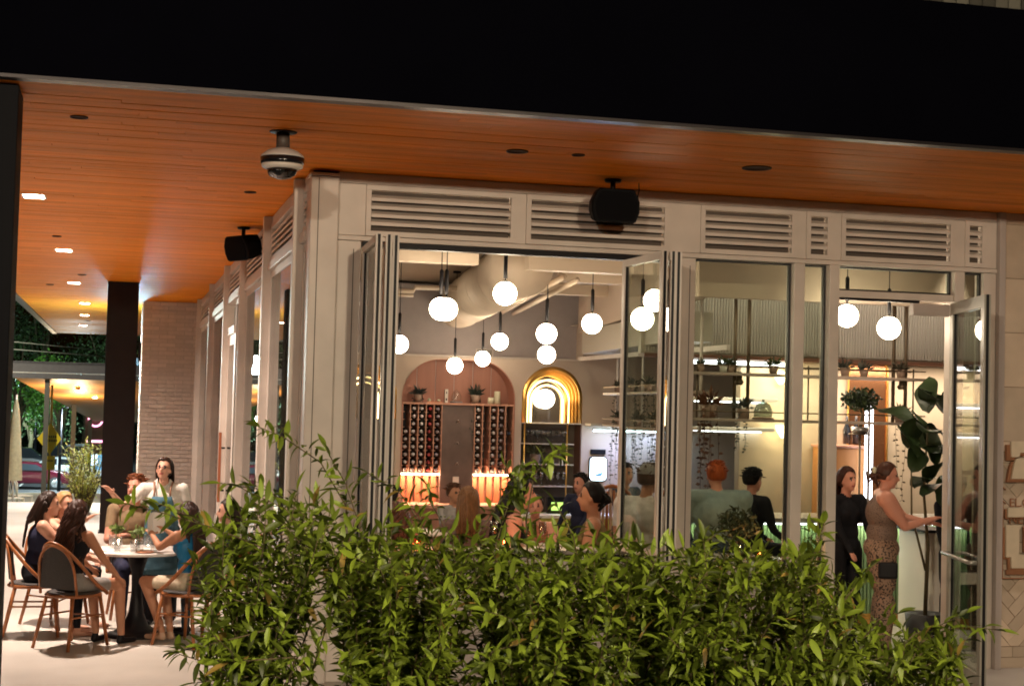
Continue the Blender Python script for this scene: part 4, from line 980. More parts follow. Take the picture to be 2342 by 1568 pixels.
for k, (a, b, lab) in enumerate((((1215, 598, 1450, 615), 13.6, 'cream ceiling beam just behind the header above the right globes'), ((890, 578, 1095, 592), 13.4, 'cream ceiling beam just behind the header at the left'),
        ((1290, 632, 1445, 640), 15.5, 'cream ceiling beam crossing over the bulkhead'), ((1200, 658, 1400, 668), 17.5, 'cream ceiling beam deep in the room right of the duct'))):
    p_ = at(a[0], a[1], 'Y', b); q_ = at(a[2], a[3], 'Y', b)
    o = MB().box(p_.x-0.02, q_.x, b, b+0.16, min(p_.z, q_.z)-0.05, min(p_.z, q_.z)+0.07).build('ceiling_beam', pm, None); tag(o, lab, 'beam')
for k, (x, y) in enumerate(((1108, 808), (1236, 813))):
    q = at(x, y, 'Y', YB+0.32)
    t = thing('air_grille', ('slatted air grille on the upper wall above the wine niche', 'small air grille on the upper wall above the brass arch')[k], 'vent', (q.x, q.y, q.z))
    wdt = 0.12 if k == 0 else 0.06
    MB().box(-wdt, wdt, -0.012, 0, -0.06, 0.06).build('frame', cream, t, world=False)
    for j in range(6): MB().box(-wdt+0.015, wdt-0.015, -0.016, -0.0125, -0.05+j*0.018, -0.042+j*0.018).build('blade', gl_dk, t, world=False)
# ceiling light strip seen through right windows
for k, (xa, xb, yv) in enumerate(((1735, 1800, 582), (1920, 1975, 592), (2060, 2085, 600))):
    q = at((xa+xb)/2, yv, 'Y', 12.35); a = at(xa, yv, 'Y', 12.35).x; b = at(xb, yv, 'Y', 12.35).x
    t = thing('ceiling_light_bar', ('bright light bar at the top of the widest fixed window', 'bright light bar at the top left of the door transom', 'short light bar in the middle of the door transom')[k], 'light', (q.x, q.y, q.z))
    MB().box(a-q.x, b-q.x, -0.03, 0.03, -0.012, 0.0).build('diffuser', mat('bar_diffuser', (1, 0.95, 0.8), 0.5, emit=1.6, ecol=(1, 0.9, 0.7)), t, world=False)
    MB().box(a-q.x-0.01, b-q.x+0.01, -0.035, 0.035, 0.001, 0.03).build('housing', cream, t, world=False)
    MB().tube([(0, 0, 0.03), (0, 0, 3.735-q.z)], 0.004, 6).build('suspension', alu, t, world=False)
# ================================================================== THINGS ON THE SOFFIT
def local(mb, name, mt, t, **k): return mb.build(name, mt, t, world=False, **k)
P_ = at(648, 302, 'Z', ZS)
cm = thing('security_camera', 'white and black four lens dome camera hanging from the cedar soffit', 'camera', (P_.x, P_.y, ZS))
local(MB().lathe([(0.0, -0.006), (0.085, -0.006), (0.09, 0.0)], 24), 'mount_plate', blackm, cm)
local(MB().lathe([(0.045, -0.11), (0.042, -0.006)], 20), 'stem', mat('camera_stem', (0.08, 0.06, 0.05), 0.5), cm)
local(MB().lathe([(0.045, -0.105), (0.10, -0.125), (0.137, -0.155), (0.142, -0.17)], 28), 'canopy', mat('camera_white', (0.55, 0.5, 0.47), 0.45), cm)
local(MB().lathe([(0.1421, -0.17), (0.140, -0.205), (0.134, -0.215)], 28), 'dark_band', mat('gloss_black', (0.01, 0.01, 0.012), 0.15), cm)
local(MB().lathe([(0.136, -0.2152), (0.132, -0.232), (0.108, -0.245), (0.100, -0.2455)], 28), 'white_ring', mat('camera_white2', (0.75, 0.68, 0.62), 0.4), cm)
for k in range(4):
    a = -PI/2-0.55+k*PI/2
    c_ = local(MB().ball((0.062*math.cos(a), 0.062*math.sin(a), -0.258), 0.038, 14, 10), 'lens', MATS['gloss_black'], cm)
local(MB().lathe([(0.10, -0.246), (0.088, -0.272), (0.06, -0.298), (0.03, -0.308), (0, -0.31)], 24), 'lower_dome', glass('camera_bubble', (0.25, 0.23, 0.22), 0.12, 1.5, 0.05), cm)
local(MB().lathe([(0.0, -0.285), (0.05, -0.285), (0.062, -0.27), (0.0, -0.268)], 20), 'lens_tray', mat('camera_white2', (0.75, 0.68, 0.62), 0.4), cm)
def speaker(label, loc, rz, tilt):
    t = thing('speaker', label, 'speaker', loc, rz)
    body = MB()
    pf = [(-0.165, -0.12), (-0.19, -0.05), (-0.19, 0.03), (-0.15, 0.115), (-0.13, 0.125), (0.13, 0.125), (0.15, 0.115), (0.19, 0.03), (0.19, -0.05), (0.165, -0.12), (0.14, -0.13), (-0.14, -0.13)]
    R_ = Matrix.Rotation(tilt, 3, 'X')
    def f(u, v, q):
        p = R_ @ Vector((u*(1-0.25*max(0, q-0.05)/0.2), -0.10+q, v*(1-0.2*max(0, q-0.05)/0.2))); return (p.x, p.y, p.z-0.2)
    n = len(pf); vs = []; fs = []
    for q in (0, 0.015, 0.1, 0.22): vs += [f(u*(0.95 if q == 0 else 1), v*(0.95 if q == 0 else 1), q) for u, v in pf]
    for i in range(3):
        for k in range(n): fs.append((i*n+k, i*n+(k+1) % n, (i+1)*n+(k+1) % n, (i+1)*n+k))
    fs.append(tuple(reversed(range(n)))); fs.append(tuple(range(3*n, 4*n)))
    body.add(vs, fs); local(body, 'cabinet', mat('speaker_black', (0.004, 0.004, 0.005), 0.7, spec=0.15), t, fix=True)
    g = MB(); pf2 = [(u*0.86, v*0.84) for u, v in pf]; g.prism(pf2, lambda u, v, q: f(u, v, -0.006+q), 0.006); local(g, 'grille', mat('grille', (0.005, 0.005, 0.006), 0.9, spec=0.1), t, fix=True)
    local(MB().lathe([(0.0, -0.02), (0.06, -0.02), (0.065, 0.0)], 18), 'mount_plate', blackm, t)
    local(MB().tube([(0, 0, -0.015), (0, 0.0, -0.10)], 0.02, 10), 'bracket', blackm, t)
    local(MB().tube([(0.17, 0.05, -0.13), (0.22, 0.06, -0.12), (0.235, 0.07, -0.06), (0.235, 0.08, -0.002)], 0.005, 6), 'cable', blackm, t)
P_ = at(1392, 415, 'Z', ZS); speaker('black outdoor speaker hanging below the soffit in front of the second louvre', (P_.x, 11.08, ZS), 0.0, 0.1)
P_ = at(562, 520, 'Z', ZS); speaker('black outdoor speaker turned sideways on the soffit beside the side shopfront', (P_.x-0.02, P_.y, ZS), -1.0, 0.25)
# ================================================================== PATIO FURNITURE
rat = mat('bamboo_cane', (0.30, 0.10, 0.03), 0.35, var=0.25, scale=12)
weave = mat('dark_weave', (0.035, 0.03, 0.028), 0.7, var=0.3, scale=120, bump=0.5)
def bistro_chair(label, loc, face, weave_m=weave, group='bistro chairs round the patio table'):
    t = thing('bistro_chair', label, 'chair', (loc[0], loc[1], loc[2] if len(loc) > 2 else 0), math.atan2(-face[0], face[1]), group)
    s = MB(); s.lathe([(0.0, 0.445), (0.19, 0.445), (0.215, 0.452), (0.215, 0.462), (0.19, 0.470), (0.0, 0.468)], 24); local(s, 'seat', weave_m, t)
    s = MB(); s.tube([(0.218*math.cos(a), 0.218*math.sin(a), 0.44) for a in np.linspace(0, 2*PI, 25)], 0.014, 8, caps=False); local(s, 'seat_rim', rat, t)
    for x, y, x2, y2 in ((-.15, .15, -.20, .21), (.15, .15, .20, .21), (-.14, -.16, -.19, -.25), (.14, -.16, .19, -.25)):
        local(MB().tube([(x, y, 0.44), ((x+x2)/2, (y+y2)/2, 0.22), (x2, y2, 0.008)], [0.015, 0.016, 0.014], 8), 'leg', rat, t)
    h = []
    for k in range(21):
        a = PI*k/20; c, s_ = math.cos(a), math.sin(a)
        h.append((-0.235*c*(1.0+0.06*math.sin(2*a)*0), 0.15-0.43*(s_**0.75), 0.45+0.43*(s_**1.0)))
    local(MB().tube(h, 0.016, 8), 'arm_hoop', rat, t)
    h2 = []
    for k in range(17):
        a = PI*k/16; c, s_ = math.cos(a), math.sin(a); h2.append((-0.195*c, -0.175-0.075*s_**0.6, 0.45+0.40*(s_**0.5)))
    local(MB().tube(h2, 0.012, 8), 'back_frame', rat, t)
    pn = MB(); vs = []; fs = []; nx, nz = 13, 9
    for d in (0, 0.014):
        for j in range(nz):
            for i in range(nx):
                u = -1+2*i/(nx-1); zt_ = (1-abs(u)**3.2)**0.5 if abs(u) < 1 else 0.0
                z = 0.50+(0.345*max(zt_, 0.12))*j/(nz-1); vs.append((0.185*u, -0.180-0.066*(1-u*u)*(0.4+0.6*j/(nz-1))-d, z))
    for i in range(nx-1):
        for j in range(nz-1):
            a = j*nx+i; fs.append((a, a+1, a+nx+1, a+nx)); b = a+nx*nz; fs.append((b, b+nx, b+nx+1, b+1))
    pn.add(vs, fs, 0, True); local(pn, 'backrest', weave_m, t)
    for z, r in ((0.24, 0.9), (0.27, 0.0)):
        pts = [(-.175, .18, z), (0, .14, z+.02), (.175, .18, z)] if r else [(-.17, -.2, z), (-.165, 0.0, z), (-.175, .18, z)]
        local(MB().tube(pts, 0.008, 6), 'stretcher', rat, t)
    local(MB().tube([(.17, -.2, 0.27), (.165, 0.0, .27), (.175, .18, 0.27)], 0.008, 6), 'stretcher', rat, t)
    return t
TX, TY = 0.20, 13.95
table = thing('bistro_table', 'round white marble patio table on a black trumpet pedestal', 'table', (TX, TY, 0))
marb = mat('white_marble', (0.75, 0.70, 0.66), 0.25, var=0.12, scale=4)
local(MB().lathe([(0, 0.722), (0.425, 0.722), (0.438, 0.732), (0.438, 0.745), (0.43, 0.75), (0, 0.75)], 48), 'tabletop', marb, table)
local(MB().lathe([(0.0, 0.0), (0.27, 0.0), (0.27, 0.012), (0.20, 0.03), (0.11, 0.09), (0.065, 0.2), (0.045, 0.38), (0.05, 0.55), (0.085, 0.67), (0.15, 0.712), (0.15, 0.7215), (0, 0.7215)], 28), 'pedestal', blackm, table)
CH = [('bistro chair at the far left, mostly hidden by the woman in the dark sleeveless top', (-0.66, 14.0), (1, 0.02)),
      ('cane bistro chair nearest the camera holding the woman with wavy brown hair', (-0.32, 13.33), (0.62, 0.72)),
      ('cane bistro chair right of the table holding the woman in the blue top', (0.62, 13.35), (-0.62, 0.62)),
      ('bistro chair behind the shrub tips holding the woman in dark denim', (0.98, 13.92), (-1, 0.05)),
      ('bistro chair behind the table holding the man in the khaki shirt', (0.16, 15.04), (0.1, -1)),
      ('bistro chair at the back left holding the blonde woman', (-0.50, 14.62), (0.65, -0.6))]
for l, p, f in CH: bistro_chair(l, p, f)
# table setting
wat = glass('tumbler_glass', (0.9, 0.92, 0.92), 0.10, 1.45, 0.02)
def tumbler(label, x, y, s=1.0):
    o = MB().lathe([(0.0, 0.004), (0.03*s, 0.004), (0.036*s, 0.11*s), (0.034*s, 0.11*s), (0.028*s, 0.012), (0, 0.012)], 16).build('tumbler', wat, None); o.location = (x, y, 0.751); tag(o, label, 'glass', 'tumblers on the patio table'); return o
for k, (x, y) in enumerate(((0.02, 13.72), (0.16, 13.62), (0.33, 13.70), (0.28, 14.2), (-0.02, 14.15))):
    tumbler(['water tumbler at the left front of the marble table', 'water tumbler nearest the camera on the marble table', 'water tumbler at the right front of the marble table', 'water tumbler at the back right of the marble table', 'water tumbler at the back left of the marble table'][k], x, y)
for k, (x, y) in enumerate(((0.02, 14.02), (0.20, 13.82))):
    t = thing('jar_plant', ('glass jar with leafy plant at the back left of the marble table', 'glass jar with bright green sprigs in the middle of the marble table')[k], 'plant', (x, y, 0.751))
    local(MB().lathe([(0, 0.003), (0.045, 0.003), (0.048, 0.09), (0.04, 0.1), (0.038, 0.09), (0, 0.012)], 16), 'jar', wat, t)
    m = leafcloud((0, 0, 0.17), 0.055, 60, 0.05, 0.016, 11+k, 0.7); m.tube([(0, 0, 0.02), (0.01, 0, 0.16)], 0.003, 5); m.tube([(0.01, 0.01, 0.02), (-0.02, 0, 0.15)], 0.003, 5)
    local(m, 'sprigs', mat('sprig_green', (0.14, 0.2, 0.05), 0.5, island=0.3, sub=0.2), t)
paper = mat('menu_paper', (0.75, 0.72, 0.68), 0.7)
for k, (x, y, a) in enumerate(((-0.10, 13.82, 0.4), (0.12, 13.95, -0.3), (0.30, 13.9, 0.9))):
    o = MB().bbox(-0.07, 0.07, -0.1, 0.1, 0, 0.006, 0.002).build('paper_menu', paper, None); o.location = (x, y, 0.7515); o.rotation_euler = (0, 0, a)
    tag(o, ['white menu sheet lying at the left edge of the marble table', 'white menu sheet lying between the jars', 'white menu sheet lying at the right of the marble table'][k], 'menu')
o = MB().lathe([(0, 0), (0.06, 0.0), (0.085, 0.008), (0.083, 0.011), (0.055, 0.005), (0, 0.005)], 24).build('plate', mat('copper', (0.5, 0.2, 0.1), 0.3, metal=0.8), None); o.location = (0.25, 13.63, 0.751); tag(o, 'small coppery plate at the front edge of the marble table', 'plate')
# ================================================================== PEOPLE
SK = {'fair': (0.58, 0.31, 0.22), 'tan': (0.46, 0.22, 0.13), 'rosy': (0.62, 0.28, 0.2), 'deep': (0.25, 0.12, 0.07)}
for k, v in SK.items():
    m_ = mat('skin_'+k, v, 0.5, spec=0.3); m_.node_tree.nodes['Principled BSDF'].inputs['Subsurface Weight'].default_value = 0.0
eye_m = mat('eyes', (0.03, 0.02, 0.02), 0.3); lip_m = mat('lips', (0.35, 0.09, 0.08), 0.5)
def hairm(c): return mat('hair_%s' % str(c), c, 0.42, var=0.3, scale=40, stretch=(1, 1, 0.15), spec=0.15)
DKH, BRH, BLH, RDH, BKH = (0.022, 0.012, 0.009), (0.09, 0.04, 0.022), (0.35, 0.2, 0.09), (0.35, 0.07, 0.02), (0.01, 0.008, 0.008)
def V(*a): return Vector(a)
def ik(S, W, l1, l2, pole):
    d = W-S; L = d.length; mx = (l1+l2)*0.995
    if L > mx: W = S+d*(mx/L); d = W-S; L = mx
    a = (l1*l1-l2*l2+L*L)/(2*L); h = math.sqrt(max(l1*l1-a*a, 0)); n = d.normalized()
    p = pole-n*pole.dot(n); p.normalize(); return S+n*a+p*h, W
def person(label, loc, face, top, seat=None, lean=0, hl=None, hr=None, head=(0, 0), skin='fair', topm=None, sleeve=0, bottom='pants', botm=None,
           shoe=None, hair='long', hc=DKH, hlen=0.4, wide=1.0, vox=0.011, legs=None, hatm=None, hands=True, floorz=0.0, neck=0.0, elb=None, group=None, wave=0.0):
    """front is local +Y; hl / hr are hand targets in local space"""
    t = thing('person', label, 'person', (loc[0], loc[1], floorz), math.atan2(-face[0], face[1]), group)
    top -= floorz; ln = math.radians(lean)
    if seat is None: s = top/(0.93+0.77*math.cos(ln)); P = V(0, -0.77*s*math.sin(ln)*0.5, 0.93*s)
    else: s = (top-seat)/(0.09+0.77*math.cos(ln)); P = V(0, -0.05, seat+0.09*s)
    ls = s if seat is None else max(s, 0.93)
    w_ = wide; U = V(0, math.sin(ln), math.cos(ln)); Fd = V(0, math.cos(ln), -math.sin(ln)); X = V(1, 0, 0)
    skm = MATS['skin_'+skin]; mats = {'skin': skm, 'top': topm, 'bot': botm, 'shoe': shoe or blackm, 'eye': eye_m, 'lip': lip_m, 'hair': hairm(hc)}
    pr = []
    def cap(a, b, ra, rb, lab): pr.append(('c', Vector(a), Vector(b), ra, rb, lab))
    def ell(c, r, lab, M=None): pr.append(('e', Vector(c), M or Matrix.Identity(3), Vector(r), None, lab))
    TM = Matrix((X, Fd, U)).transposed()
    neckb = P+U*0.50*s; shz = P+U*0.455*s
    ell(P+U*0.02*s, (0.165*s*w_, 0.115*s*w_, 0.12*s), 'bot', TM); ell(P+U*0.15*s, (0.135*s*w_, 0.10*s*w_, 0.14*s), 'top', TM)
    ell(P+U*0.33*s, (0.158*s*w_, 0.112*s*w_, 0.17*s), 'top', TM)
    if hair in ('long', 'wavy', 'bun', 'ponytail') and skin != 'x': 
        for sg_ in (-1, 1): ell(P+U*0.33*s+Fd*0.075*s+X*sg_*0.065*s, (0.06*s, 0.055*s, 0.06*s), 'top', TM)
    cap(shz-X*0.14*s*w_, shz+X*0.14*s*w_, 0.055*s*w_, 0.055*s*w_, 'top' if sleeve else 'strap')
    cap(neckb-U*0.03*s, neckb+U*0.10*s+Fd*0.01, 0.052*s, 0.045*s, 'skin')
    hc_ = neckb+U*0.155*s+V(0, 0.025*s, 0)
    RH = (Matrix.Rotation(math.radians(head[0]), 3, 'Z') @ Matrix.Rotation(math.radians(-head[1]), 3, 'X'))
    hs = 0.94*max(s, 0.9)
    def Hd(x, y, z): return hc_+RH @ V(x*hs, y*hs, z*hs)
    def he(c, r, lab): ell(Hd(*c), V(*r)*hs, lab, RH)
    he((0, -.012, .018), (.076, .094, .100), 'skin'); he((0, .026, -.045), (.058, .066, .076), 'skin'); he((0, .062, -.098), (.024, .022, .02), 'skin')
    cap(Hd(0, .088, .002), Hd(0, .106, -.03), .009*hs, .0135*hs, 'skin')
    for sg_ in (-1, 1):
        he((sg_*.076, -.002, -.02), (.011, .02, .03), 'skin'); he((sg_*.03, .0795, .006), (.011, .010, .0055), 'eye'); he((sg_*.031, .083, .026), (.017, .008, .004), 'hair')
    he((0, .084, -.062), (.024, .012, .009), 'lip')
    # arms
    for sg_, tgt in ((-1, hl), (1, hr)):
        S = shz+X*sg_*0.175*s*w_
        if tgt is None: tgt = (sg_*0.14, P.y+0.30, (seat+0.17) if seat is not None else 0.80*s)
        W = Vector(tgt); pole = V(sg_*0.5, -0.6, -0.7) if elb is None else V(sg_*elb[0], elb[1], elb[2])
        E, W = ik(S, W, 0.28*s, 0.25*s, pole)
        mid = (S+E)/2
        cap(S, S+(E-S)*0.55, 0.056*s*w_, 0.048*s*w_, 'top' if sleeve >= 1 else 'skin'); cap(S+(E-S)*0.5, E, 0.046*s*w_, 0.038*s, 'top' if sleeve >= 2 else 'skin')
        cap(E, W, 0.039*s, 0.026*s, 'top' if sleeve >= 2 else 'skin')
        fd = (W-E).normalized(); sd_ = fd.cross(V(0, 0, 1)); sd_ = sd_.normalized() if sd_.length > .1 else V(1, 0, 0); up_ = sd_.cross(fd).normalized()
        HM = Matrix((sd_, fd, up_)).transposed()
        ell(W+fd*0.055*s, V(0.040, 0.055, 0.018)*s, 'skin', HM)
        if hands:
            for q, (o_, L_) in enumerate(((-.03, .062), (-.01, .074), (.011, .07), (.031, .056))):
                b0 = W+fd*0.09*s+sd_*o_*s; b1 = b0+(fd*0.9+sd_*o_*3)*L_*0.55*s-up_*0.006; b2 = b1+(fd*0.85-up_*0.45)*L_*0.5*s
                cap(b0, b1, 0.0095*s, 0.009*s, 'skin'); cap(b1, b2, 0.009*s, 0.008*s, 'skin')
            th = -1 if sg_ > 0 else 1
            b0 = W+fd*0.03*s+sd_*th*sg_*0.0+sd_*(-sg_)*0.03*s; b1 = b0+(fd*0.6-sd_*sg_*0.8).normalized()*0.045*s; cap(b0, b1, .012*s, .0105*s, 'skin'); cap(b1, b1+(fd*0.9-sd_*sg_*.2).normalized()*0.03*s, .0105*s, .009*s, 'skin')
    # legs
    lb = {'pants': ('bot', 'bot', 'bot'), 'shorts': ('bot', 'skin', 'skin'), 'skirt': ('bot', 'skin', 'skin'), 'dress': ('bot', 'skin', 'skin')}[bottom]
    for i, sg_ in enumerate((-1, 1)):
        Hp = P+X*sg_*0.09*s*w_-V(0, 0, 0.02)
        if seat is None: K = V(sg_*0.10*s, P.y*0.4+0.02, 0.49*s); A = V(sg_*0.10*s, -0.02, 0.085*s)
        else: K = V(sg_*(0.10), P.y+0.42*ls, seat+0.055); A = V(sg_*0.10, P.y+0.40*ls, 0.085)
        if legs: K = Vector(legs[i][0]) if legs[i][0] else K; A = Vector(legs[i][1]) if legs[i][1] else A
        q = 0.6 if bottom in ('shorts', 'skirt', 'dress') else 1.0
        cap(Hp, Hp+(K-Hp)*0.62, 0.088*s*w_, 0.075*s*w_, 'bot'); cap(Hp+(K-Hp)*0.58, K, 0.070*s*w_, 0.052*ls, lb[1])
        c_ = K+(A-K)*0.35+V(0, -0.012, 0); cap(K, c_, 0.050*ls, 0.052*ls*(0.5+0.5*w_), lb[2]); cap(c_, A, 0.050*ls, 0.033*ls, lb[2])
        ft = (A-K); ft = V(0, 1, 0); cap(A-V(0, 0, 0.02), A+V(0, -0.02, -0.055), 0.03*ls, 0.026, 'shoe' if shoe else 'skin'); cap(A+V(0, -0.02, -0.058), A+V(sg_*0.02, 0.15, -0.062), 0.028, 0.023, 'shoe' if shoe else 'skin')
        if bottom == 'pants' and seat is None: cap(K, A, 0.066*s*w_, 0.062*s*w_, 'bot')
    if bottom in ('skirt', 'dress') and seat is None:
        for k in range(4): ell(P-V(0, 0, 0.08*k), (0.17*s*w_+0.008*k, 0.12*s*w_+0.01*k, 0.09), 'bot')
    # union by remeshing
    mb = MB()
    for q in pr:
        if q[0] == 'c':
            a, b, ra, rb = q[1], q[2], q[3], q[4]; d = (b-a); L = d.length; d = d.normalized() if L > 1e-6 else V(0, 0, 1)
            pts = []; rad = []
            for k in (80, 55, 28, 0): pts.append(a-d*ra*math.sin(math.radians(k))); rad.append(max(ra*math.cos(math.radians(k)), 1e-3))
            for k in (0, 28, 55, 80): pts.append(b+d*rb*math.sin(math.radians(k))); rad.append(max(rb*math.cos(math.radians(k)), 1e-3))
            mb.tube(pts, rad, 12)
        else: mb.ball(q[1], q[3], 16, 12, 0, q[2])
    tmp = mb.mesh('tmp', [skm]); ob = bpy.data.objects.new('tmp', tmp); sc.collection.objects.link(ob)
    rm = ob.modifiers.new('r', 'REMESH'); rm.mode = 'VOXEL'; rm.voxel_size = vox; rm.use_smooth_shade = True
    sm_ = ob.modifiers.new('s', 'SMOOTH'); sm_.factor = 0.5; sm_.iterations = 2
    dg = bpy.context.evaluated_depsgraph_get(); me = bpy.data.meshes.new_from_object(ob.evaluated_get(dg)); bpy.data.objects.remove(ob)
    n = len(me.polygons); C_ = np.empty(n*3); me.polygons.foreach_get('center', C_); C_ = C_.reshape(-1, 3)
    best = np.full(n, 1e9); lab = np.zeros(n, int); labs = ['skin', 'top', 'bot', 'shoe', 'eye', 'lip', 'hair']
    for q in pr:
        if q[0] == 'c':
            a = np.array(q[1]); b = np.array(q[2]); ab = b-a; tt = np.clip(((C_-a) @ ab)/max(ab @ ab, 1e-9), 0, 1); dd_ = np.linalg.norm(C_-(a+tt[:, None]*ab), axis=1)-(q[3]+(q[4]-q[3])*tt)
        else:
            M_ = np.array(q[2]); loc_ = (C_-np.array(q[1])) @ M_; r = np.array(q[3]); g_ = np.linalg.norm(loc_/r, axis=1); dd_ = (g_-1)*np.linalg.norm(loc_, axis=1)/np.maximum(g_, 1e-6)
        if q[5] in ('eye', 'lip', 'hair'): dd_ = dd_-0.0015
        l_ = q[5]
        if l_ == 'strap': l_ = 'skin'
        k = dd_ < best; best[k] = dd_[k]; lab[k] = labs.index(l_)
    if not sleeve:   # straps: keep the upper chest bare above the neckline
        pass
    used = []
    for l_ in labs: me_m = mats[l_] or skm; used.append(me_m)
    me.materials.clear()
    for m_ in used: me.materials.append(m_)
    me.polygons.foreach_set('material_index', lab); me.polygons.foreach_set('use_smooth', np.ones(n, bool)); me.update(); me.name = 'body'
    body = bpy.data.objects.new('body', me); sc.collection.objects.link(body); body.parent = t
    # hair
    rr = np.random.RandomState(int(abs(loc[0]*913+loc[1]*77)) % 99991)
    hm = hairm(hc); m = MB()
    if hair != 'none':
        nu, nv = 40, 16; vs = []; fs = []
        puff = {'short': .016, 'bun': .010, 'long': .018, 'wavy': .026, 'ponytail': .010, 'cap': .012}.get(hair, .014)
        lowb = math.radians(-38 if hair in ('short', 'bun', 'ponytail', 'cap') else -72)
        for j in range(nv+1):
            for k in range(nu):
                a = 2*PI*k/nu; q_ = min(max((math.sin(a)+0.25)/1.0, 0), 1); q_ = q_*q_*(3-2*q_)
                lim = lowb+(math.radians(37+3*math.sin(7*a))-lowb)*q_; ph = PI/2-(PI/2-lim)*j/nv
                d = V(math.cos(ph)*math.cos(a), math.cos(ph)*math.sin(a), math.sin(ph))
                nz = puff*(1+0.05*rr.randn()+0.14*math.sin(9*a+3*ph))*(0.35 if j == nv else (0.8 if j == nv-1 else 1))
                vs.append(Hd(d.x*(.076+nz), d.y*(.094+nz)-.014, d.z*(.100+nz)+.018))
        for j in range(nv):
            for k in range(nu): fs.append([j*nu+k, (j+1)*nu+k, (j+1)*nu+(k+1) % nu, j*nu+(k+1) % nu])
        m.add(vs, fs, 0, True)
        if hair in ('long', 'wavy'):
            ns = 110
            for k in range(ns):
                a = PI+PI*(0.02+0.96*rr.rand()); el = rr.rand()*0.9-0.1
                a_ = a
                d = V(math.cos(a_)*math.cos(el), math.sin(a_)*math.cos(el)*1.0, math.sin(el))
                p = Hd(d.x*.088, d.y*.106-.012, d.z*.112+.018); pts = [p]; L = hlen*(0.8+0.35*rr.rand()); nseg_ = 12; ph = rr.rand()*6.28; amp = wave*(0.6+0.8*rr.rand())
                sx_ = d.x
                for q in range(1, nseg_+1):
                    z = p.z-L*q/nseg_; yb = P.y+math.tan(ln)*(z-P.z)-0.120*s*w_-0.012
                    if z > shz.z+0.05: y = p.y-0.012*q
                    else: y = min(pts[-1].y, yb-0.01*rr.rand())
                    if abs(sx_) > 0.85 and z < shz.z+0.08: y = pts[-1].y
                    x = p.x*(1.0+0.25*min(q/5, 1)*(1 if hair == 'wavy' else 0.3))+amp*math.sin(ph+q*1.15)
                    pts.append(V(x, y+amp*0.6*math.cos(ph+q*1.15), z))
                m.tube(pts, [0.014]+[0.016-0.010*q/nseg_ for q in range(1, nseg_+1)], 5)
        elif hair == 'bun':
            bc_ = Hd(0, -.125, -.02); m.ball(bc_, (.042, .04, .042), 16, 12)
            for k in range(8): m.tube([bc_+V(*(rr.randn(3)*.02)), bc_+V(*(rr.randn(3)*.035)), bc_+V(*(rr.randn(3)*.045))], [.014, .014, .006], 5)
        elif hair == 'ponytail':
            b0 = Hd(0, -.108, .03)
            for k in range(36):
                L = hlen*(0.85+0.3*rr.rand()); o_ = rr.randn(2)*.018; pts = [b0]
                for q in range(1, 10): pts.append(V(b0.x+o_[0]*min(q, 4)/2+wave*math.sin(q+k)*.5, b0.y-0.03*min(q, 2)+o_[1]*min(q, 4)/2, b0.z-L*q/9))
                m.tube(pts, [.012]+[.014-.009*q/9 for q in range(1, 10)], 5)
        elif hair == 'short':
            for k in range(150):
                a = 2*PI*rr.rand(); el = 0.15+1.3*rr.rand(); d = V(math.cos(a)*math.cos(el), math.sin(a)*math.cos(el), math.sin(el))
                if d.y > 0.3 and d.z < 0.6: continue
                p = Hd(d.x*.088, d.y*.106-.012, d.z*.112+.018); q = RH @ V(rr.randn()*.010, rr.randn()*.010, 0.002)
                m.tube([p-RH @ d*.004, p+q+RH @ d*.006, p+q*2+RH @ d*.002], [.009, .008, .003], 4)
        o = m.build('hair', hm, t, world=False)
    if hatm:
        h = MB(); vs = []; fs = []; nu = 24
        for j in range(8):
            ph = PI/2-PI*0.47*j/7
            for k in range(nu):
                a = 2*PI*k/nu; vs.append(Hd(math.cos(ph)*math.cos(a)*.096, math.cos(ph)*math.sin(a)*.115-.01, math.sin(ph)*.105+.035))
        for j in range(7):
            for k in range(nu): fs.append((j*nu+k, (j+1)*nu+k, (j+1)*nu+(k+1) % nu, j*nu+(k+1) % nu))
        h.add(vs, fs, 0, True)
        br = []
        for k in range(13):
            a = PI*(0.12+0.76*k/12); br.append(Hd(.094*math.cos(a), .113*math.sin(a)-.01, .04))
        for k in range(13):
            a = PI*(0.12+0.76*k/12); br.append(Hd(.09*math.cos(a), .113*math.sin(a)+.055*math.sin(a), .028))
        h.add(br, [(k, k+1, 14+k, 13+k) for k in range(12)], 0, True)
        h.build('cap', hatm, t, world=False)
    t['_'] = 0; del t['_']
    INFO = dict(P=P, U=U, Fd=Fd, s=s, shz=shz, hc=hc_, Hd=Hd, neckb=neckb, w=w_)
    return t, INFO
def cloth(name, c, rough=0.85, var=0.15, scale=18): return mat(name, c, rough, var=var, scale=scale, bump=0.9, bscale=11, spec=0.2)
blk = cloth('black_cloth', (0.012, 0.012, 0.016)); navy = cloth('navy_cloth', (0.02, 0.022, 0.05))
wht = cloth('white_cloth', (0.66, 0.62, 0.58)); grey = cloth('grey_cloth', (0.30, 0.28, 0.27)); beige = cloth('beige_cloth', (0.55, 0.46, 0.34))
khaki = cloth('khaki_cloth', (0.24, 0.17, 0.10)); denim = cloth('denim_cloth', (0.05, 0.075, 0.10)); blue = cloth('blue_satin', (0.02, 0.16, 0.34), 0.4)
teal = cloth('teal_cloth', (0.27, 0.34, 0.34)); brownc = cloth('brown_cloth', (0.14, 0.09, 0.08)); apron_m = cloth('apron_denim', (0.07, 0.15, 0.20))
shoe_tan = mat('tan_leather', (0.5, 0.32, 0.22), 0.4); pinkc = cloth('coral_cloth', (0.42, 0.13, 0.09))
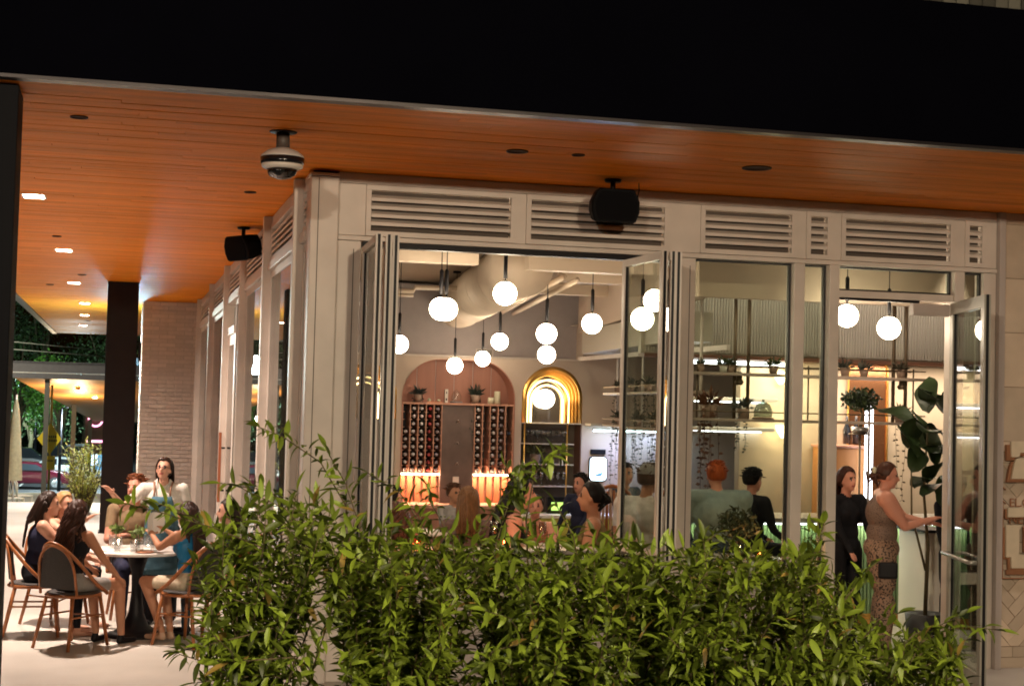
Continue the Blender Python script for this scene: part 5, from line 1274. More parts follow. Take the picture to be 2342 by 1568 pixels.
# --- party on the patio
person('woman seated far left with straight dark hair and dark sleeveless top', (-0.62, 14.0), (1, 0.05), 1.24, 0.45, 8, (0.30, 0.33, 0.70), (-0.2+0.35, 0.4, 0.68), (-6, 0), 'fair', navy, 0, 'pants', blk, None, 'long', DKH, 0.34, 1.08, 0.010)
person('woman seated nearest with long wavy brown hair, black top and grey shorts', (-0.31, 13.36), (0.62, 0.74), 1.20, 0.455, 4, (-0.14, 0.36, 0.60), (0.22, 0.28, 0.56), (0, -3), 'tan', blk, 0, 'shorts', grey, blackm, 'wavy', (0.05, 0.024, 0.018), 0.42, 0.95, 0.010,
       legs=((None, (-0.02, 0.30, 0.085)), ((0.16, 0.38, 0.50), (0.22, 0.34, 0.085))), wave=0.016)
pB, iB = person('blonde woman seated at the back left of the patio table, half hidden', (-0.47, 14.62), (0.65, -0.6), 1.20, 0.45, 5, None, (0.1, 0.38, 0.98), (0, 0), 'fair', blk, 0, 'pants', blk, None, 'long', BLH, 0.25, 0.95, 0.011)
pS, iS = person('server standing with white shirt, long dark hair, glasses and blue grey apron', (0.42, 14.60), (-0.12, -1), at(368, 1047, 'Y', 14.5).z, None, 4, (-0.27, 0.13, 0.84), (0.44, 0.22, 1.21), (-12, -12), 'fair', wht, 1, 'pants', blk, blackm, 'long', DKH, 0.30, 1.12, 0.009, elb=(0.3, -0.2, -1))
person('man seated behind the table with red brown hair and khaki shirt', (0.17, 15.02), (0.05, -1), at(305, 1086, 'Y', 14.95).z, 0.45, 6, (-0.02, 0.30, 0.80), (0.12, 0.32, 0.80), (-35, -4), 'rosy', khaki, 1, 'pants', navy, blackm, 'short', (0.16, 0.05, 0.02), 0.1, 1.05, 0.010)
pM, iM = person('woman with long dark hair, blue top and beige skirt holding up a menu', (0.585, 13.40), (-0.62, 0.60), 1.20, 0.455, 3, (-0.02, 0.36, 0.90), (0.16, 0.34, 0.92), (0, -4), 'tan', blue, 0, 'skirt', beige, shoe_tan, 'long', (0.04, 0.022, 0.018), 0.42, 0.97, 0.010,
       legs=(((-0.08, 0.38, 0.51), (-0.02, 0.22, 0.10)), ((0.12, 0.36, 0.50), (0.06, 0.20, 0.10))))
person('woman seated far right behind the shrub with straight dark hair and dark denim', (0.95, 13.92), (-1, 0.1), 1.19, 0.45, 2, None, None, (0, 0), 'fair', denim, 2, 'pants', denim, blackm, 'long', (0.03, 0.018, 0.016), 0.33, 0.95, 0.011)
# menu held by the woman in blue
mn = thing('menu', 'open white menu held up by the woman in the blue top', 'menu', (0.32, 13.74, 0.92), math.atan2(0.62, 0.60))
m = MB()
for sg_ in (-1, 1): m.add([(0, 0, -0.02), (sg_*0.10, -0.03, -0.01), (sg_*0.115, -0.03, 0.17), (0, 0.01, 0.17)], [(0, 1, 2, 3)])
for sg_ in (-1, 1): m.add([(0, 0.002, -0.02), (sg_*0.10, -0.028, -0.01), (sg_*0.115, -0.028, 0.17), (0, 0.012, 0.17)], [(3, 2, 1, 0)])
local(m, 'pages', paper, mn)
# apron, straps, collar and glasses of the server
def apron(t, I, mt, label=None):
    P, U, s = I['P'], I['U'], I['s']; w_ = I['w']; m = MB(); nx, nz = 9, 14; vs = []
    for j in range(nz):
        f_ = j/(nz-1); z = P.z-0.42*s+f_*(0.80*s)
        hw = 0.15*s*w_ if z < P.z+0.12*s else 0.15*s*w_-(z-P.z-0.12*s)*0.28
        for i in range(nx):
            u = -1+2*i/(nx-1); yc = P.y+math.tan(math.radians(4))*(z-P.z)
            dep = (0.125+0.03*math.exp(-((z-P.z-0.34*s)/0.07)**2))*s*w_+0.012
            vs.append((hw*u, yc+dep*math.sqrt(max(1-(0.62*u)**2, 0.1)), z))
    fs = [(j*nx+i, j*nx+i+1, (j+1)*nx+i+1, (j+1)*nx+i) for j in range(nz-1) for i in range(nx-1)]
    m.add(vs, fs, 0, True); o = m.build('apron', mt, t, world=False)
    so_ = o.modifiers.new('t', 'SOLIDIFY'); so_.thickness = 0.006
    lg = MB(); lg.box(-0.075, -0.03, vs[9*9+2][1]+0.020, vs[9*9+2][1]+0.024, vs[9*9][2]-0.04, vs[9*9][2]-0.03).box(-0.068, -0.04, vs[9*9+2][1]+0.020, vs[9*9+2][1]+0.024, vs[9*9][2]-0.024, vs[9*9][2]+0.006)
    ob = lg.build('badge', mat('orange_print', (0.6, 0.2, 0.08), 0.7), o, world=False)
    tp = vs[-1]
    for sg_ in (-1, 1):
        sh_ = I['shz']+V(sg_*0.085*s*w_, 0, 0.055*s*w_)
        MB().tube([(sg_*abs(tp[0])*0.85, tp[1]-0.0, tp[2]-0.01), (sg_*0.08*s, tp[1]-0.03, (tp[2]+sh_.z)/2+0.01), (sh_.x, sh_.y+0.03, sh_.z+0.006), (sh_.x*0.9, sh_.y-0.05, sh_.z-0.01)], 0.009, 6).build('strap', mat('strap_leather', (0.25, 0.12, 0.07), 0.6), t, world=False)
apron(pS, iS, apron_m)
g = MB(); Hd = iS['Hd']
for sg_ in (-1, 1): g.tube([Hd(sg_*.031+.021*math.cos(a), .098, .003+.016*math.sin(a)) for a in np.linspace(0, 2*PI, 15)], .0018, 5, caps=False)
g.tube([Hd(-.01, .1, .006), Hd(.01, .1, .006)], .0018, 5); g.tube([Hd(.052, .096, .008), Hd(.082, .0, .004)], .0018, 5); g.tube([Hd(-.052, .096, .008), Hd(-.082, .0, .004)], .0018, 5)
g.build('glasses', blackm, pS, world=False)
c_ = MB()
for sg_ in (-1, 1):
    nb_ = iS['neckb']; c_.add([nb_+V(0, .07, -.10), nb_+V(sg_*.075, .045, -.04), nb_+V(sg_*.085, -.01, .02), nb_+V(sg_*.055, .0, .05), nb_+V(sg_*.05, .055, .0)], [(0, 1, 2, 3, 4)])
co = c_.build('collar', wht, pS, world=False); so_ = co.modifiers.new('t', 'SOLIDIFY'); so_.thickness = 0.008
# server's order book
# --- people inside
def stool(label, x, y, seatz, c=blackm):
    t = thing('stool', label, 'stool', (x, y, 0.006))
    local(MB().lathe([(0, seatz-0.05), (0.17, seatz-0.05), (0.18, seatz-0.03), (0.17, seatz-0.006), (0, seatz-0.006)], 20), 'seat', cloth('stool_leather', (0.1, 0.05, 0.03), 0.5), t)
    local(MB().tube([(0, 0, 0.01), (0, 0, seatz-0.05)], 0.022, 10), 'post', c, t); local(MB().lathe([(0, 0), (0.2, 0), (0.2, 0.015), (0, 0.02)], 20), 'base', c, t)
    return t
F0 = 0.006
IN = [  # label, D x, D y(head top), Y, face, seat, kwargs
 ('woman with curly brown hair and coral top sitting with her back to the folding window', 903, 1150, 12.45, (-0.15, 1), 0.46, dict(topm=pinkc, sleeve=1, botm=navy, hair='wavy', hc=(0.10, 0.045, 0.03), hlen=0.22, wave=0.02, wide=1.15, skin='rosy')),
 ('dark haired man in profile behind the woman in coral', 905, 1112, 13.6, (1, 0.2), 0.46, dict(topm=navy, sleeve=2, botm=blk, hair='short', hc=BKH, skin='rosy')),
 ('woman with straight light brown hair seen from behind at the window table', 1073, 1113, 13.1, (0.3, 1), 0.46, dict(topm=brownc, sleeve=2, botm=blk, hair='long', hc=(0.15, 0.07, 0.03), hlen=0.32, skin='fair')),
 ('dim diner further back beside the mottled panel of the wine rack', 1043, 1107, 16.5, (0.4, -1), 0.46, dict(topm=grey, sleeve=2, botm=blk, hair='short', hc=BRH, skin='tan')),
 ('woman in black sleeveless top with long black hair leaning to the right', 1158, 1090, 12.9, (1, -0.15), 0.46, dict(topm=blk, sleeve=0, botm=blk, hair='long', hc=BKH, hlen=0.36, lean=12, skin='rosy')),
 ('woman facing the window with dark hair tied back and rust top', 1225, 1130, 13.7, (-0.25, -1), 0.46, dict(topm=cloth('rust_cloth', (0.35, 0.12, 0.07)), sleeve=0, botm=blk, hair='bun', hc=BKH, skin='rosy')),
 ('bearded man in dark shirt standing further back right of the brass arch', 1330, 1085, 15.8, (-0.8, -0.5), None, dict(topm=navy, sleeve=2, botm=blk, hair='short', hc=BKH, skin='rosy', wide=1.15)),
 ('bare shouldered woman with a dark low bun in profile at the window', 1347, 1100, 12.75, (-1, 0.35), 0.46, dict(topm=cloth('olive_cloth', (0.16, 0.12, 0.05)), sleeve=0, botm=blk, hair='bun', hc=BKH, skin='tan')),
 ('man in loose white shirt and grey cap seen behind the folded window leaf', 1472, 1062, 13.0, (0.7, 0.6), 0.62, dict(topm=wht, sleeve=1, botm=navy, hair='short', hc=BRH, skin='tan', wide=1.2, hatm=grey, lean=10)),
 ('figure with dark hair behind the folded window leaf left of the man in white', 1430, 1060, 15.0, (0.4, -1), None, dict(topm=denim, sleeve=2, botm=blk, hair='short', hc=BKH, skin='tan')),
 ('broad man with orange red hair and grey teal shirt seen from behind at the bar', 1636, 1055, 13.15, (0.05, 1), 0.72, dict(topm=teal, sleeve=2, botm=denim, hair='short', hc=RDH, skin='rosy', wide=1.45)),
 ('man in dark cap and dark shirt sitting in profile at the bar', 1728, 1070, 13.5, (1, 0.3), 0.72, dict(topm=blk, sleeve=2, botm=blk, hair='short', hc=BKH, skin='rosy', hatm=blk, wide=1.15)),
 ('woman with long red brown hair and black clothes standing in the doorway', 1935, 1068, 12.75, (0.3, -1), None, dict(topm=blk, sleeve=2, botm=blk, hair='long', hc=(0.05, 0.02, 0.015), hlen=0.3, skin='rosy', wide=1.1, bottom='pants', shoe=blackm)),
 ('figure in a dark wide cap seen through the open door glass', 2190, 1085, 12.7, (-0.4, -1), None, dict(topm=blk, sleeve=2, botm=blk, hair='short', hc=BKH, skin='rosy', hatm=blk)),
]
stm = {}
for (lab, dx_, dy_, Y, fc, seat, kw) in IN:
    q = at(dx_, dy_, 'Y', Y); kw = dict(kw)
    top = q.z
    if seat is not None and seat < 0.5:
        pass
    elif seat is not None: pass
    if seat is None and top > 1.8: top = 1.8
    person(lab, (q.x, Y), fc, top, seat, vox=kw.pop('vox', 0.013), hands=False, floorz=F0, **kw)
    if seat is not None:
        stool('round stool under the '+' '.join(lab.split(' seen')[0].split(' in profile')[0].split(' sitting')[0].split()[:11]), q.x, Y-0.0, seat-0.0)
leo = spots('leopard_print', (0.30, 0.19, 0.13), (0.03, 0.018, 0.015), 60, 0.53)
q = at(2022, 1056, 'Y', 12.15)
pL, iL = person('woman in taupe sleeveless top and leopard print trousers talking in the doorway', (q.x, 12.15), (0.9, -0.35), q.z, None, 2, (0.0, 0.40, 1.17), (0.10, 0.37, 1.20), (0, 6), 'rosy', spots('taupe_speckle', (0.20, 0.13, 0.10), (0.09, 0.055, 0.045), 90, 0.55), 0, 'pants', leo, blackm, 'bun', (0.07, 0.03, 0.02), 0.3, 1.38, 0.010, floorz=F0, elb=(0.35, -0.3, -1.0))
bg_ = MB(); bg_.bbox(0.19, 0.26, -0.06, 0.10, 0.70, 0.84, 0.02).build('handbag', blackm, pL, world=False)
MB().ball(iL['Hd'](0.02, -.13, .03), (.03, .02, .03), 10, 8).build('hair_clip', mat('ivory_wax', (0.62, 0.58, 0.42), 0.5), pL, world=False)
# tables and things by the window
def small_table(label, x, y, z, r=0.3, mt=marb):
    t = thing('cafe_table', label, 'table', (x, y, F0))
    local(MB().lathe([(0, z-0.025), (r, z-0.025), (r, z), (0, z)], 32), 'tabletop', mt, t); local(MB().lathe([(0, 0), (0.2, 0), (0.19, 0.02), (0.03, 0.05), (0.025, z-0.026), (0, z-0.026)], 20), 'pedestal', blackm, t)
wdt_ = mat('table_wood', (0.3, 0.17, 0.09), 0.4, var=0.15)
qa = at(1160, 1250, 'Y', 12.3); small_table('dark timber table inside the middle of the folding window', qa.x+0.25, 12.3, 0.93, 0.36, wdt_)
qb = at(960, 1215, 'Y', 13.2); small_table('pale table beside the woman in coral', qb.x, 13.2, max(qb.z, 0.72), 0.28)
qc = at(1700, 1298, 'Y', 12.1); small_table('pale table inside the widest fixed window', qc.x, 12.15, 0.86, 0.34)
flame = mat('flame', (1, 0.6, 0.2), 0.5, emit=26, ecol=(1, 0.45, 0.16))
for k, (dx_, dy_, Y, zt_) in enumerate(((1153, 1245, 12.12, 0.93), (1738, 1295, 12.02, 0.86), (955, 1252, 11.62, 0.985))):
    q = at(dx_, dy_, 'Y', Y); zz = zt_+(F0 if k < 2 else 0)+0.002
    t = thing('tea_light', ('glowing red glass candle on the table in the folding window', 'glowing glass candle on the table in the fixed window', 'low bright tea light on the sill at the left of the folding window')[k], 'candle', (q.x, Y, zz))
    local(MB().lathe([(0, 0.002), (0.045, 0.002), (0.055, 0.075), (0.052, 0.075), (0.042, 0.008), (0, 0.008)], 18), 'glass_cup', glass('amber_glass', (1, 0.55, 0.4), 0.08, 1.45, 0.05), t)
    local(MB().lathe([(0, 0.01), (0.036, 0.01), (0.04, 0.035), (0, 0.037)], 16), 'wax', mat('lit_wax', (0.9, 0.35, 0.2), 0.5, emit=2.2, ecol=(1, 0.3, 0.15)), t)
    local(MB().lathe([(0, 0.036), (0.008, 0.044), (0.004, 0.065), (0, 0.07)], 8), 'flame', flame, t)
    lamp('candle_glow', 'POINT', (q.x, Y, zz+0.09), 2.2, (1, 0.5, 0.2), t, 0.02)
vz = at(1665, 1270, 'Y', 12.2)
vt = thing('vase_plant', 'bushy dark plant in a clear vase on the table in the fixed window', 'plant', (at(1682, 1270, 'Y', 12.2).x, 12.2, 0.868))
local(MB().lathe([(0, 0.003), (0.06, 0.003), (0.07, 0.1), (0.05, 0.14), (0.048, 0.13), (0, 0.01)], 18), 'vase', wat, vt)
lc = leafcloud((0, 0, 0.27), 0.19, 420, 0.07, 0.012, 21, 0.75); lc.tube([(0, 0, 0.02), (0, 0, 0.25)], 0.006, 5); local(lc, 'foliage', mat('dim_foliage', (0.05, 0.06, 0.025), 0.6, island=0.3), vt)
for k, (dx_, Y) in enumerate(((1215, 12.2), (1240, 12.35), (1128, 12.35))):
    q = at(dx_, 1240, 'Y', Y); o = inst(gme, 'wine_glass', None, (q.x, Y, 0.938)); tag(o, ['wine glass nearest the candle on the window table', 'wine glass right of the middle on the window table', 'wine glass left of the candle on the window table'][k], 'wine glass')
qv = at(1400, 1150, 'Y', 13.4)
wcx = thing('wicker_chair', 'tall striped brown wicker chair back behind the woman with the bun', 'chair', (qv.x, 13.4, F0), 0.2)
for k in range(13):
    a = -0.28+k*0.045; local(MB().tube([(a*0.8, 0.05, 0.45), (a, 0.0, 0.9), (a*0.75, 0.02, 1.36-abs(a)*0.5)], 0.014, 6), 'cane', mat('cane_stripe', (0.28, 0.10, 0.05) if k % 2 else (0.45, 0.3, 0.2), 0.5) if 0 else (rat if k % 2 else mat('pale_cane', (0.42, 0.27, 0.17), 0.5)), wcx)
local(MB().tube([(-0.24, 0.05, 0.44)]+[(-0.24*math.cos(a), 0.0, 1.16+0.22*math.sin(a)) for a in np.linspace(0, PI, 9)]+[(0.24, 0.05, 0.44)], 0.018, 8), 'back_frame', rat, wcx)
local(MB().bbox(-0.25, 0.25, -0.45, 0.05, 0.40, 0.46, 0.01), 'seat', rat, wcx)
for x, y in ((-.22, .02), (.22, .02), (-.22, -.42), (.22, -.42)): local(MB().tube([(x, y, 0.41), (x, y, 0.0)], 0.018, 8), 'leg', rat, wcx)
# fiddle leaf fig
fx = at(2120, 1100, 'Y', 12.55)
ff_ = thing('fiddle_leaf_fig', 'dark fiddle leaf fig with very large leaves inside the open doorway', 'plant', (fx.x, 12.55, F0))
figm = mat('fig_leaf', (0.02, 0.035, 0.012), 0.35, var=0.2, sub=0.05)
def big_leaf(L, W_):
    m = MB(); vs = []; fs = []; n = 9
    for i in range(n+1):
        t_ = i/n; wd = W_*(math.sin(PI*t_**0.75)**0.7)*(0.62+0.38*t_)*(1-0.12*math.sin(2*PI*t_)) if 0 < i < n else 0.002
        z = -0.25*L*t_**2
        for u in (-1, -0.5, 0, 0.5, 1): vs.append((wd*u, L*t_, z+abs(u)*wd*0.25+0.01*math.sin(9*t_+u*3)))
    for i in range(n):
        for k in range(4): fs.append((i*5+k, i*5+k+1, (i+1)*5+k+1, (i+1)*5+k))
    m.add(vs, fs, 0, True); return m.mesh('leaf', figm)
bl = big_leaf(0.36, 0.135); rr = np.random.RandomState(8)
local(MB().tube([(0, 0, 0.3), (0.02, 0, 0.9), (-0.03, 0, 1.4), (0.0, 0, 2.0)], [0.02, 0.017, 0.012, 0.008], 8).tube([(0, 0, 0.7), (-0.12, 0.05, 1.2), (-0.15, 0.02, 1.75)], [0.012, 0.01, 0.006], 7), 'trunk', bark, ff_)
local(MB().lathe([(0, 0), (0.15, 0), (0.18, 0.32), (0.165, 0.32), (0, 0.28)], 20), 'pot', mat('dark_pot', (0.03, 0.03, 0.03), 0.5), ff_)
for k, (dx_, dy_) in enumerate(((2110, 915), (2150, 925), (2170, 950), (2095, 965), (2130, 985), (2165, 1000), (2075, 1020), (2100, 1040), (2140, 1060), (2170, 1035), (2085, 1075), (2120, 1100), (2165, 1090), (2110, 1130), (2150, 1150), (2090, 1110), (2180, 1075), (2140, 1125), (2175, 1140), (2125, 940), (2120, 1010), (2150, 1030))):
    q = at(dx_, dy_, 'Y', 12.55+rr.randn()*0.1)
    o = inst(bl, 'leaf', ff_, (q.x-fx.x, q.y-12.55, q.z-F0-0.02), (rr.uniform(0.2, 1.3), rr.uniform(-0.5, 0.5), rr.uniform(0, 6.28)), 0.85+0.3*rr.rand())
# ================================================================== BACKGROUND ACROSS THE STREET
pv = thing('pavilion', 'lower neighbouring pavilion with grey beam, orange timber ceiling and slim posts', 'pavilion', (-2, 52, -1.0))
p0, p1 = at(20, 824, 'Y', 50), at(232, 869, 'Y', 50)
MB().box(-9, 1.5, 49.9, 50.15, p1.z, p0.z).build('beam', mat('beam_grey', (0.10, 0.09, 0.10), 0.6, var=0.1, emit=0), pv)
MB().box(-9, 1.5, 49.86, 49.899, p1.z+0.16, p1.z+0.19).build('beam_flashing', alu, pv)
c0 = at(30, 868, 'Y', 50.2)
pa, pb_ = at(36, 874, 'Z', c0.z-0.05), at(205, 938, 'Y', 62)
zt0, zt1 = p1.z+0.0, p1.z-0.02
# ceiling boards of the pavilion
cdl = mat('pavilion_boards', (0.60, 0.27, 0.07), 0.5, var=0.15, scale=3, stretch=(1, 8, 1))
L0, L1 = at(34, 874, 'Z', zt0), None
for k in range(12):
    ya = 50.2+k*1.6; yb_ = ya+1.58
    def lx_(y): return -3.25+(y-50)*0.115
    za, zb__ = zt0-(ya-50.2)*0.085, zt0-(yb_-50.2)*0.085
    MB().add([(lx_(ya), ya, za), (1.4, ya, za), (1.4, yb_, zb__), (lx_(yb_), yb_, zb__), (lx_(ya), ya, za+0.04), (1.4, ya, za+0.04), (1.4, yb_, zb__+0.04), (lx_(yb_), yb_, zb__+0.04)],
             [(0, 1, 2, 3), (7, 6, 5, 4), (0, 4, 5, 1), (2, 6, 7, 3), (1, 5, 6, 2), (0, 3, 7, 4)]).build('ceiling_board', cdl, pv)
for dx_, Y, w2, y0_ in ((104, 50.45, 0.075, 880), (167, 60, 0.085, 910), (205, 68, 0.085, 915)):
    q = at(dx_, 1000, 'Y', Y); gz = -1.6 if Y < 56 else -2.6; zt_p = zt0-(Y-50.2)*0.085
    MB().box(q.x-w2, q.x+w2, Y-0.08, Y+0.08, gz, zt_p-0.01).build('post', mat('post_grey', (0.12, 0.11, 0.10), 0.6), pv)
for dx_, dy_, Y in ((178, 892, 53), (217, 908, 56.5)):
    q = at(dx_, dy_, 'Y', Y)
    pl = MB().tube([(q.x, Y, q.z-0.0), (q.x, Y, zt0-(Y-50.2)*0.085)], 0.085, 12).build('pendant_light', mat('pendant_brown', (0.2, 0.13, 0.05), 0.5), pv)
    child_world(MB().lathe([(0.08, -0.03), (0.09, 0.0), (0, 0.0)], 12, 0, (q.x, Y, q.z-0.002)), 'lens', mat('pendant_glow', (1, .85, .6), 0.5, emit=14, ecol=(1, .8, .5)), pl)
    lamp('pendant_glow', 'POINT', (q.x-0.5, Y-0.3, q.z-0.8), 110, (1, 0.72, 0.4), pv, 0.1)
for k, (a, b) in enumerate((((33, 780), (167, 794)), ((33, 797), (194, 811)))):
    p_, q_ = at(*a, 'Y', 48), at(*b, 'Y', 48.5); q_ = q_+(q_-p_)*0.4; p_ = p_-(q_-p_)*1.0
    o = MB().tube([p_, (p_+q_)/2-Vector((0, 0, 0.02)), q_], 0.014, 6).build('overhead_cable', mat('cable_pale', (0.35, 0.37, 0.33), 0.6, emit=0.0), None); tag(o, ('upper of two pale cables crossing above the pavilion beam', 'lower of two pale cables crossing above the pavilion beam')[k], 'cable')
def tree(label, x, y, z0, h, r, seed, col, n=2600, group='trees beyond the car park'):
    t = thing('tree', label, 'tree', (x, y, z0), 0, group); rr = np.random.RandomState(seed)
    m = MB(); m.tube([(0, 0, 0), (0.1, 0, h*0.3), (rr.randn()*0.2, 0, h*0.62)], [0.2, 0.15, 0.09], 9)
    cc = []
    for k in range(11):
        a = rr.rand()*6.28; q = V(math.cos(a)*r*rr.uniform(0.2, 0.75), math.sin(a)*r*rr.uniform(.2, .75), h*rr.uniform(0.42, 0.92)); cc.append(q)
        m.tube([(0.05, 0, h*rr.uniform(.2, .45)), q*0.6+V(0, 0, h*0.2), q], [0.08, 0.05, 0.02], 6)
    local(m, 'trunk', bark, t)
    m = MB()
    for k in range(n):
        c = cc[rr.randint(len(cc))]; d = V(*rr.randn(3)); d.normalize(); p = c+V(d.x, d.y, d.z*0.8)*r*0.42*(rr.rand()**0.45)
        a = V(*rr.randn(3)).normalized(); b = a.cross(V(*rr.randn(3))).normalized(); L = 0.16+0.14*rr.rand()
        m.add([p, p+a*L*.5+b*L*.3, p+a*L, p+a*L*.5-b*L*.3], [(0, 1, 2, 3)])
    local(m, 'crown', mat('tree_leaf_%s' % str(col), col, 0.6, island=0.35, sub=0.25), t)
def gx(dx_, Y): return at(dx_, 950, 'Y', Y).x
tree('dark leafy tree at far left with cold lamps glittering through its crown', gx(40, 105), 105, -2.9, 9.5, 3.6, 1, (0.035, 0.08, 0.02))
tree('bright green tree between the pavilion posts', gx(138, 98), 98, -2.9, 7.5, 2.6, 2, (0.10, 0.26, 0.03))
tree('tall dark tree rising behind the pavilion roof', gx(95, 125), 125, -2.9, 17, 5.5, 3, (0.03, 0.065, 0.02), 4200)
tree('round tree behind the bright green one', gx(192, 118), 118, -2.9, 9.5, 3.5, 4, (0.05, 0.09, 0.025))
tree('low tree behind the dark red car', gx(70, 112), 112, -2.9, 6.2, 3.4, 5, (0.05, 0.09, 0.03))
tree('tree partly behind the dark roof column', gx(245, 120), 120, -2.9, 12, 4, 6, (0.04, 0.08, 0.02))
hd = leafcloud((0, 0, 0), 1.0, 100, 0.2, 0.08, 9)
m = MB(); rr = np.random.RandomState(31)
for k in range(6000):
    p = V(rr.uniform(-14, 6), rr.uniform(134, 138), -2.9+rr.rand()**0.8*5.0); a = V(*rr.randn(3)).normalized(); b = a.cross(V(*rr.randn(3))).normalized(); L = .4
    m.add([p, p+a*L*.5+b*L*.35, p+a*L, p+a*L*.5-b*L*.35], [(0, 1, 2, 3)])
m.build('distant_woods', mat('tree_leaf_far', (0.04, 0.08, 0.025), 0.7, island=0.3), None, kind='stuff')
def car(label, x, y, z, paint, rz=0, scl=1.0, suv=False, group='cars in the car park'):
    t = thing('parked_car', label, 'car', (x, y, z), rz, group)
    if suv: prof_ = [(-2.2, .35), (-2.25, .8), (-2.15, 1.1), (-1.9, 1.65), (-1.2, 1.75), (0.4, 1.72), (1.05, 1.15), (2.0, 1.0), (2.25, .75), (2.25, .35)]; roofy = 1.15
    else: prof_ = [(-2.2, .32), (-2.25, .7), (-2.1, .95), (-1.5, 1.05), (-.85, 1.36), (-.2, 1.43), (.45, 1.38), (1.15, 1.0), (1.9, .88), (2.2, .68), (2.22, .32)]; roofy = 1.0
    bm = bmesh.new(); hw = 0.88
    rows_ = []
    for sg_, f_ in ((-1, 1.0), (-0.93, 1), (0.93, 1), (1, 1.0)):
        rows_.append([bm.verts.new((u*(0.985 if abs(sg_) == 1 else 1.0), sg_*hw*(1.0-(0.18*max(0, v-roofy*0.85)/0.5)), v)) for u, v in prof_])
    for i in range(3):
        for k in range(len(prof_)-1): bm.faces.new((rows_[i][k], rows_[i][k+1], rows_[i+1][k+1], rows_[i+1][k]))
        bm.faces.new((rows_[i][-1], rows_[i][0], rows_[i+1][0], rows_[i+1][-1]))
    bm.faces.new(rows_[0]); bm.faces.new(list(reversed(rows_[3])))
    bmesh.ops.recalc_face_normals(bm, faces=bm.faces)
    me = bpy.data.meshes.new('body'); bm.to_mesh(me); bm.free(); me.materials.append(paint)
    b = bpy.data.objects.new('body', me); sc.collection.objects.link(b); b.parent = t; bv = b.modifiers.new('b', 'BEVEL'); bv.width = 0.05; bv.segments = 3
    for p in me.polygons: p.use_smooth = True
    cg = mat('car_glass', (0.02, 0.025, 0.03), 0.08)
    if suv: wn_ = [[(-1.95, 1.15), (-1.75, 1.58), (-.95, 1.64), (-.95, 1.15)], [(-.88, 1.15), (-.88, 1.64), (.35, 1.6), (.85, 1.15)]]
    else: wn_ = [[(-1.3, 1.03), (-.8, 1.3), (-.35, 1.34), (-.35, 1.0)], [(-.28, 1.0), (-.28, 1.34), (.4, 1.3), (.95, 0.99)]]
    for sg_ in (-1, 1):
        for wp_ in wn_:
            local(MB().prism(wp_, lambda u, v, q: (u, sg_*(hw*(1.0-(0.18*max(0, v-roofy*0.85)/0.5))+0.004+q), v), 0.006), 'window', cg, t, fix=True)
        for wx in (-1.38, 1.38):
            wl_ = MB(); c = V(wx, sg_*0.80, 0.33)
            wl_.tube([c-V(0, .11, 0), c-V(0, .10, 0), c+V(0, .10, 0), c+V(0, .11, 0)], [0.29, .33, .33, .29], 22)
            o = local(wl_, 'wheel', mat('tyre', (0.015, 0.015, 0.015), 0.9), t)
            rm_ = MB(); rm_.tube([c+V(0, sg_*.105, 0), c+V(0, sg_*.118, 0)], [.21, .19], 18)
            for k in range(6): a = k*PI/3; rm_.obox(c+V(0, sg_*.12, 0), c+V(.19*math.cos(a), sg_*.12, .19*math.sin(a)), .04, .012, up=(0, 1, 0))
            rm_.build('rim', mat('rim_silver', (0.55, 0.57, 0.6), 0.25, metal=0.8), o, world=False)
        local(MB().bbox(2.12, 2.235, sg_*0.62-0.18, sg_*0.62+0.18, .62, .76, .02), 'headlight', mat('headlight', (0.6, 0.62, 0.65), 0.2), t)
        local(MB().bbox(-2.255, -2.15, sg_*0.65-0.16, sg_*0.65+0.16, .72, .86, .02), 'tail_light', mat('tail_light', (0.35, 0.02, 0.02), 0.3), t)
    local(MB().bbox(-0.5, -0.35, -0.895, -0.875, .82, .85, .004), 'door_handle', mat('rim_silver', (0.55, 0.57, 0.6), 0.25), t)
red = mat('red_paint', (0.045, 0.003, 0.009), 0.18); whi = mat('white_car_paint', (0.55, 0.62, 0.66), 0.25); drk = mat('dark_car_paint', (0.02, 0.028, 0.035), 0.2)
car('dark red parked car with silver wheels', gx(70, 84), 84, -2.9, red)
car('white parked car behind the dark red one', gx(150, 91), 91, -2.9, whi, 0)
car('dark parked car furthest left behind the red one', gx(60, 96), 96, -2.9, drk, 0, suv=True)
car('dark parked car behind the white one under the yellow sign', gx(180, 99), 99, -2.9, drk, 0.05, suv=True)
car('white van like car far behind the column', gx(225, 104), 104, -2.9, whi, 0, suv=True)
# street lamps
def street_lamp(label, x, y, z0, h, col, e, arm=(0.8, 0), kindl='SPOT', strength=60, spot=150, reach=None):
    t = thing('street_lamp', label, 'street lamp', (x, y, z0), 0, 'street lamps')
    local(MB().tube([(0, 0, 0), (0, 0, h*0.6), (0, 0, h)], [0.09, 0.07, 0.05], 12), 'pole', blackm, t)
    local(MB().tube([(0, 0, h-0.02), (arm[0]*.5, arm[1]*.5, h+0.12), (arm[0], arm[1], h+0.1)], 0.035, 8), 'arm', blackm, t)
    local(MB().bbox(arm[0]-0.2, arm[0]+0.2, arm[1]-0.13, arm[1]+0.13, h+0.03, h+0.12, 0.02), 'head', blackm, t)
    local(MB().ball((arm[0], arm[1], h+0.02), (0.17, 0.11, 0.05), 14, 8), 'lens', mat('lamp_glow_%s' % str(col), col, 0.5, emit=strength, ecol=col), t)
    lamp('lamp_light', kindl, (x+arm[0], y+arm[1], z0+h-0.06), e, col, t, 0.12, reach or (x+arm[0], y+arm[1], z0), spot, 0.5)
    return t
